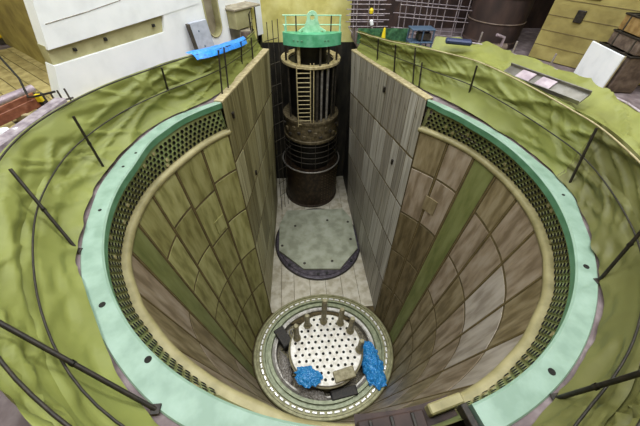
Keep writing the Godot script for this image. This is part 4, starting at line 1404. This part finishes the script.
# ---------------------------------------------------------------- right side of the hall
func make_right_side() -> void:
	var m: MB
	var wa := Vector3(10.0, 0, -8.3); var wd := Vector3(0.589, 0, 0.808)
	m = wall_box(wa, wa + wd * 11.5, 0, 14, 0.5, -1.0)
	var wall := struct("wall_right", m, M.brown_wall, "yellow brown concrete wall at upper right behind the white box", "wall")
	var wnn := Vector3(-0.808, 0, 0.589)
	for q in [[1.15, 1.75, 0.3, 0.42], [1.3, 2.5, 0.5, 0.3]]:
		m = MB.new()
		m.box(wa + wd * q[0] + Vector3(0, q[1], 0) + wnn * 0.03, Vector3(q[2], q[3], 0.1), Basis(wd, Vector3.UP, wd.cross(Vector3.UP)), 0.02)
		add("wall_plate", m, M.black_pipe, wall)
	for q in [0.55, 1.1, 1.65, 2.2]:
		m = MB.new()
		m.box(wa + wd * 5.5 + Vector3(0, q, 0) + wnn * 0.005, Vector3(11, 0.02, 0.02), Basis(wd, Vector3.UP, wd.cross(Vector3.UP)), 0.004)
		add("form_line", m, M.weld, wall)
	# white board in front of a stack of crates
	var bx := thing("white_board", "large plain white board standing in front of the crates at upper right", "board", Vector3(10.6, 0, -5.3), deg_to_rad(-98))
	m = MB.new()
	m.box(Vector3(0, 0.6, 0), Vector3(1.8, 1.2, 0.07), Basis.IDENTITY, 0.015)
	add("sheet", m, M.white_paint, bx)
	for x in [-0.88, 0.88]:
		m = MB.new()
		m.box(Vector3(x, 0.6, -0.05), Vector3(0.05, 1.2, 0.06), Basis.IDENTITY, 0.01)
		add("edge_strip", m, M.timber, bx)
	var stack := [
		[Vector3(11.22, 0.0, -5.1), Vector3(1.7, 1.22, 0.95), "crate_brown", "big grey brown crate behind the white board, lowest of its stack"],
		[Vector3(11.26, 1.24, -5.0), Vector3(1.5, 0.46, 0.9), "crate_brown", "flat grey brown crate in the middle of the stack behind the white board"],
		[Vector3(11.28, 1.72, -4.95), Vector3(1.5, 0.5, 0.9), "crate_ochre", "ochre brown crate on top of the stack behind the white board"]]
	for spec in stack:
		var c := thing("crate", spec[3], "crate", spec[0], deg_to_rad(-98), "crates behind the white board")
		var sz: Vector3 = spec[1]
		m = MB.new(); m.box(Vector3(0, sz.y * 0.5, 0), sz, Basis.IDENTITY, 0.02)
		add("body", m, M[spec[2]], c)
		m = MB.new(); m.box(Vector3(0, sz.y - 0.03, 0), Vector3(sz.x + 0.06, 0.06, sz.z + 0.06), Basis.IDENTITY, 0.015)
		add("lid", m, M.black_pipe, c)
		for x in [-0.45, 0.45]:
			m = MB.new(); m.box(Vector3(x, sz.y * 0.5, 0), Vector3(0.06, sz.y + 0.02, sz.z + 0.05), Basis.IDENTITY, 0.01)
			add("strap", m, M.dark_steel, c)
	m = MB.new()
	m.bar(wa + wd * 3.6 + wnn * 0.4 + Vector3(0, 2.9, 0), wa + wd * 10.0 + wnn * 0.4 + Vector3(0, 2.9, 0), 0.5, 0.4, Vector3.UP, 0.03)
	tag(add("air_duct", m, M.mauve_pipe), "pale mauve square duct high on the wall in the upper right corner", "duct")
	# second tarpaulin outside the rail
	var line := [[Vector3(4.5, 1.2, -6.5), Vector3(4.0, 0.9, -5.6)], [Vector3(6.0, 1.2, -6.0), Vector3(5.2, 1.0, -4.5)], [Vector3(6.55, 1.25, -4.7), Vector3(5.7, 1.0, -3.3)], [Vector3(7.2, 1.2, -3.6), Vector3(6.0, 1.0, -2.0)], [Vector3(7.3, 1.25, -2.1), Vector3(6.0, 1.0, -0.9)], [Vector3(7.6, 1.2, -1.0), Vector3(6.0, 1.0, 0.2)], [Vector3(7.5, 1.15, 0.3), Vector3(5.9, 1.0, 1.2)], [Vector3(7.2, 1.1, 1.8), Vector3(5.7, 0.95, 2.4)]]
	m = MB.new()
	var rows: Array = []
	for j in 16:
		var row := PackedVector3Array()
		for i in 85:
			var s := i / 84.0 * (line.size() - 1.0)
			var k := mini(int(s), line.size() - 2)
			var f := s - k
			var o: Vector3 = (line[k][0] as Vector3).cubic_interpolate(line[k + 1][0], line[maxi(k - 1, 0)][0], line[mini(k + 2, line.size() - 1)][0], f)
			var q: Vector3 = (line[k][1] as Vector3).cubic_interpolate(line[k + 1][1], line[maxi(k - 1, 0)][1], line[mini(k + 2, line.size() - 1)][1], f)
			var t := j / 15.0
			var p := q.lerp(o, t)
			p.y += 0.14 * fold_noise.get_noise_2d(s * 0.7 + 40.0, t * 0.8) - 0.14 * sin(PI * t)
			var r1 := 1.0 - absf(wrinkle_noise.get_noise_2d(s * 0.55 + t * 0.6 + 10.0, t * 1.2 - s * 0.2)) * 2.3
			p.y += 0.1 * pow(maxf(r1, 0.0), 4.0)
			row.append(p)
		rows.append(row)
	m.grid(rows)
	tag(add("outer_tarpaulin", m, M.tarp_back), "yellow green tarpaulin draped outside the right guard rail below the white box", "tarpaulin")
	var rl := thing("outer_rail", "thin outer rail carrying the yellow green tarpaulin on the right", "rail")
	m = MB.new()
	var rp := PackedVector3Array()
	for q in line: rp.append((q[0] as Vector3) + Vector3(0, -0.03, 0))
	m.tube(rp, 0.03, 6)
	add("rail", m, M.scaffold_tube, rl)
	for k in [0, 1, 2, 3, 5, 7]:
		m = MB.new()
		m.tube(PackedVector3Array([Vector3(line[k][0].x, 0, line[k][0].z), (line[k][0] as Vector3) + Vector3(0, 0.35 if k > 0 and k < 4 else 0.0, 0)]), 0.03, 6)
		add("post", m, M.scaffold_tube, rl)
	# steel tray between the two
	var ty := thing("steel_tray", "grey steel tray with pale plastic lying on the outer tarpaulin", "tray", Vector3(6.0, 1.22, -2.2))
	var td := Vector3(0.43, 0, 0.9).normalized()
	var bs := Basis(td, Vector3(-0.34, 0.92, 0.16).normalized(), td.cross(Vector3(-0.34, 0.92, 0.16).normalized()))
	m = MB.new(); m.box(Vector3.ZERO, Vector3(2.3, 0.05, 0.44), bs, 0.01)
	add("tray_bottom", m, M.tray_metal, ty)
	for s in [-0.22, 0.22]:
		m = MB.new(); m.box(bs * Vector3(0, 0.05, s), Vector3(2.3, 0.12, 0.03), bs, 0.005)
		add("side", m, M.tray_metal, ty)
	for s in [-0.5, 0.1]:
		m = MB.new(); m.box(bs * Vector3(s, 0.06, 0), Vector3(0.42, 0.03, 0.36), bs, 0.01)
		add("pale_sheet", m, M.mauve_pipe, ty)
	m = MB.new()
	m.box(Vector3(5.05, 1.32, -5.7), Vector3(0.9, 0.16, 0.3), Basis(Vector3.UP, deg_to_rad(-20)), 0.05)
	tag(add("blue_roll", m, M.dark_navy), "dark blue roll lying on the outer tarpaulin below the scaffold", "roll")

# ---------------------------------------------------------------- behind the pit
func make_back() -> void:
	var m: MB
	m = wall_box(Vector3(2.45, 0, -13.2), Vector3(14.0, 0, -13.2), -0.03, 6.0, 0.2, -1.0)  # added backdrop; its dark colour stands for the unlit void
	struct("wall_dark_backdrop", m, M.dark_partition, "very dark backdrop added for the void behind the scaffold at the back", "wall")
	# dark tank
	var tk := thing("dark_tank", "big dark brown upright cylinder between scaffold and yellow brown wall", "tank", Vector3(9.2, 0, -10.6))
	m = MB.new()
	m.lathe(Vector3.ZERO, PackedVector2Array([Vector2(1.35, 0), Vector2(1.35, 0.2), Vector2(1.3, 0.25), Vector2(1.3, 4.2), Vector2(0.01, 4.4)]), 40)
	add("shell", m, M.dark_partition, tk)
	for y in [1.0, 2.0]:
		m = MB.new(); m.tube(arc(1.31, y, 0, TAU, 36), 0.03, 6)
		add("band", m, M.crate_brown, tk)
	# scaffolds
	var specs := [
		["scaffold", "narrow grey pink scaffold next to the green lifting beam", [2.18, 2.75, 3.2], [1.52, 1.15, 0.9, 0.62], 2.0, 3.7, -10.8, 0.0],
		["scaffold", "wide grey pink tube scaffold in the centre right background", [4.55, 5.0, 5.6, 5.82, 6.5, 7.1, 7.65, 7.95], [1.52, 1.02, 0.38], 4.4, 8.2, -10.8, -0.07]]
	for sp in specs:
		var t := thing(sp[0], sp[1], "scaffold", Vector3(sp[4], 0, sp[6]), 0.0, "tube scaffolds at the back")
		for k in sp[2].size():
			for dz in [0.0, -0.9]:
				if dz < 0 and k % 2 == 1: continue
				m = MB.new()
				var x: float = sp[2][k] - sp[4]
				m.tube(PackedVector3Array([Vector3(x + 0.15, 0, dz), Vector3(x - 0.02, 3.2, dz)]), 0.024, 6)
				add("standard", m, M.scaffold_tube, t)
		for y in sp[3]:
			for dz in [0.0, -0.9]:
				m = MB.new()
				m.tube(PackedVector3Array([Vector3(-0.1, y, dz + 0.05), Vector3(sp[5] - sp[4] + 0.15, y + sp[7] * (sp[5] - sp[4]), dz + 0.05)]), 0.022, 6)
				add("ledger", m, M.scaffold_tube, t)
		for k in 2:
			m = MB.new()
			m.tube(PackedVector3Array([Vector3(0.1 + k * 1.2, 0.35, 0.1), Vector3(0.1 + k * 1.2, 0.35, -1.0)]), 0.03, 6)
			add("transom", m, M.scaffold_tube, t)
	# green net at the foot of the narrow scaffold
	m = MB.new()
	var rows: Array = []
	for j in 6:
		var row := PackedVector3Array()
		for i in 31:
			row.append(Vector3(2.3 + i * 0.085, 0.0 + j * 0.13, -10.3 + 0.08 * fold_noise.get_noise_2d(i * 0.3, j * 0.3)))
		rows.append(row)
	m.grid(rows)
	M.green_net.cull_mode = BaseMaterial3D.CULL_DISABLED
	tag(add("green_sheet", m, M.green_net), "dark green sheet hung at the foot of the narrow scaffold", "sheet")
	var co := thing("warning_cone", "small yellow cone standing by the green sheet at the back", "cone", Vector3(3.5, 0.0, -10.0))
	m = MB.new(); m.lathe(Vector3.ZERO, PackedVector2Array([Vector2(0.15, 0.04), Vector2(0.12, 0.2), Vector2(0.05, 0.7), Vector2(0.04, 0.74), Vector2(0.001, 0.75)]), 14)
	add("cone", m, M.yellow_paint, co)
	m = MB.new(); m.box(Vector3(0, 0.02, 0), Vector3(0.42, 0.05, 0.42), Basis.IDENTITY, 0.015)
	add("base", m, M.yellow_paint, co)
	var la := thing("hanging_lantern", "small yellow lantern hung on the narrow scaffold", "lantern", Vector3(2.93, 1.15, -10.68))
	m = MB.new(); m.lathe(Vector3.ZERO, PackedVector2Array([Vector2(0.001, 0), Vector2(0.09, 0.03), Vector2(0.1, 0.16), Vector2(0.05, 0.24), Vector2(0.001, 0.25)]), 12)
	add("globe", m, M.yellow_paint, la)
	m = MB.new(); m.tube(PackedVector3Array([Vector3(0, 0.24, 0), Vector3(0, 0.36, 0)]), 0.02, 6)
	add("hook", m, M.black_pipe, la)
	m = MB.new()
	m.box(Vector3(3.0, 0.8, -10.66), Vector3(0.16, 0.26, 0.12), Basis(Vector3.BACK, 0.3), 0.05)
	tag(add("white_bag", m, M.white_paint), "small white bag tied to the narrow scaffold under the lantern", "bag")
	# steel trolley
	var tr := thing("steel_trolley", "blue grey steel frame trolley in front of the wide scaffold", "trolley", Vector3(5.15, 0.0, -9.6))
	for x in [-0.5, 0.0, 0.5]:
		for z in [-0.3, 0.3]:
			m = MB.new(); m.tube(PackedVector3Array([Vector3(x, 0, z), Vector3(x, 0.85, z)]), 0.035, 6)
			add("leg", m, M.blue_grey, tr)
	for y in [0.3, 0.82]:
		m = MB.new(); m.box(Vector3(0, y, 0), Vector3(1.1, 0.05, 0.7))
		add("shelf", m, M.blue_grey, tr)
	m = MB.new(); m.box(Vector3(0.15, 0.5, 0), Vector3(0.6, 0.3, 0.45), Basis.IDENTITY, 0.03)
	add("drawer_box", m, M.dark_steel, tr)
	# valve stand by the tank
	var vs := thing("pump_set", "small pinkish pump set with pipes in front of the dark tank", "pump", Vector3(8.3, 0, -8.3))
	m = MB.new(); m.tube(PackedVector3Array([Vector3(-0.4, 0.35, 0), Vector3(0.4, 0.35, 0)]), 0.18, 12)
	add("motor", m, M.crate_brown, vs)
	m = MB.new(); m.tube(PackedVector3Array([Vector3(0.1, 0.3, 0.1), Vector3(0.1, 0.8, 0.1), Vector3(-0.3, 0.9, 0.1)]), 0.06, 8)
	add("pipe", m, M.mauve_pipe, vs)
	m = MB.new(); m.box(Vector3(0, 0.08, 0), Vector3(1.1, 0.16, 0.5), Basis.IDENTITY, 0.02)
	add("skid", m, M.dark_steel, vs)
	# railing at the far left corner of the canal
	var rr := thing("corner_railing", "thin dark railing at the far left corner of the canal", "railing", Vector3(-2.7, 0, -11.2))
	for k in 5:
		m = MB.new(); m.tube(PackedVector3Array([Vector3(0, 0, -k * 0.7 + 1.4), Vector3(0, 1.3, -k * 0.7 + 1.4)]), 0.03, 6)
		add("post", m, M.black_pipe, rr)
	for y in [0.45, 0.9, 1.3]:
		m = MB.new(); m.tube(PackedVector3Array([Vector3(0, y, 1.4), Vector3(0, y, -1.5)]), 0.025, 6)
		add("rail", m, M.black_pipe, rr)
	var gb := thing("grey_cabinet", "small grey brown cabinet at the far left corner of the canal", "cabinet", Vector3(-2.75, 0, -10.0))
	m = MB.new(); m.box(Vector3(-0.2, 0.35, 0), Vector3(0.5, 0.7, 0.5), Basis.IDENTITY, 0.02)
	add("body", m, M.niche_grey, gb)
	m = MB.new(); m.box(Vector3(-0.2, 0.36, 0.26), Vector3(0.4, 0.56, 0.02))
	add("door", m, M.crate_brown, gb)
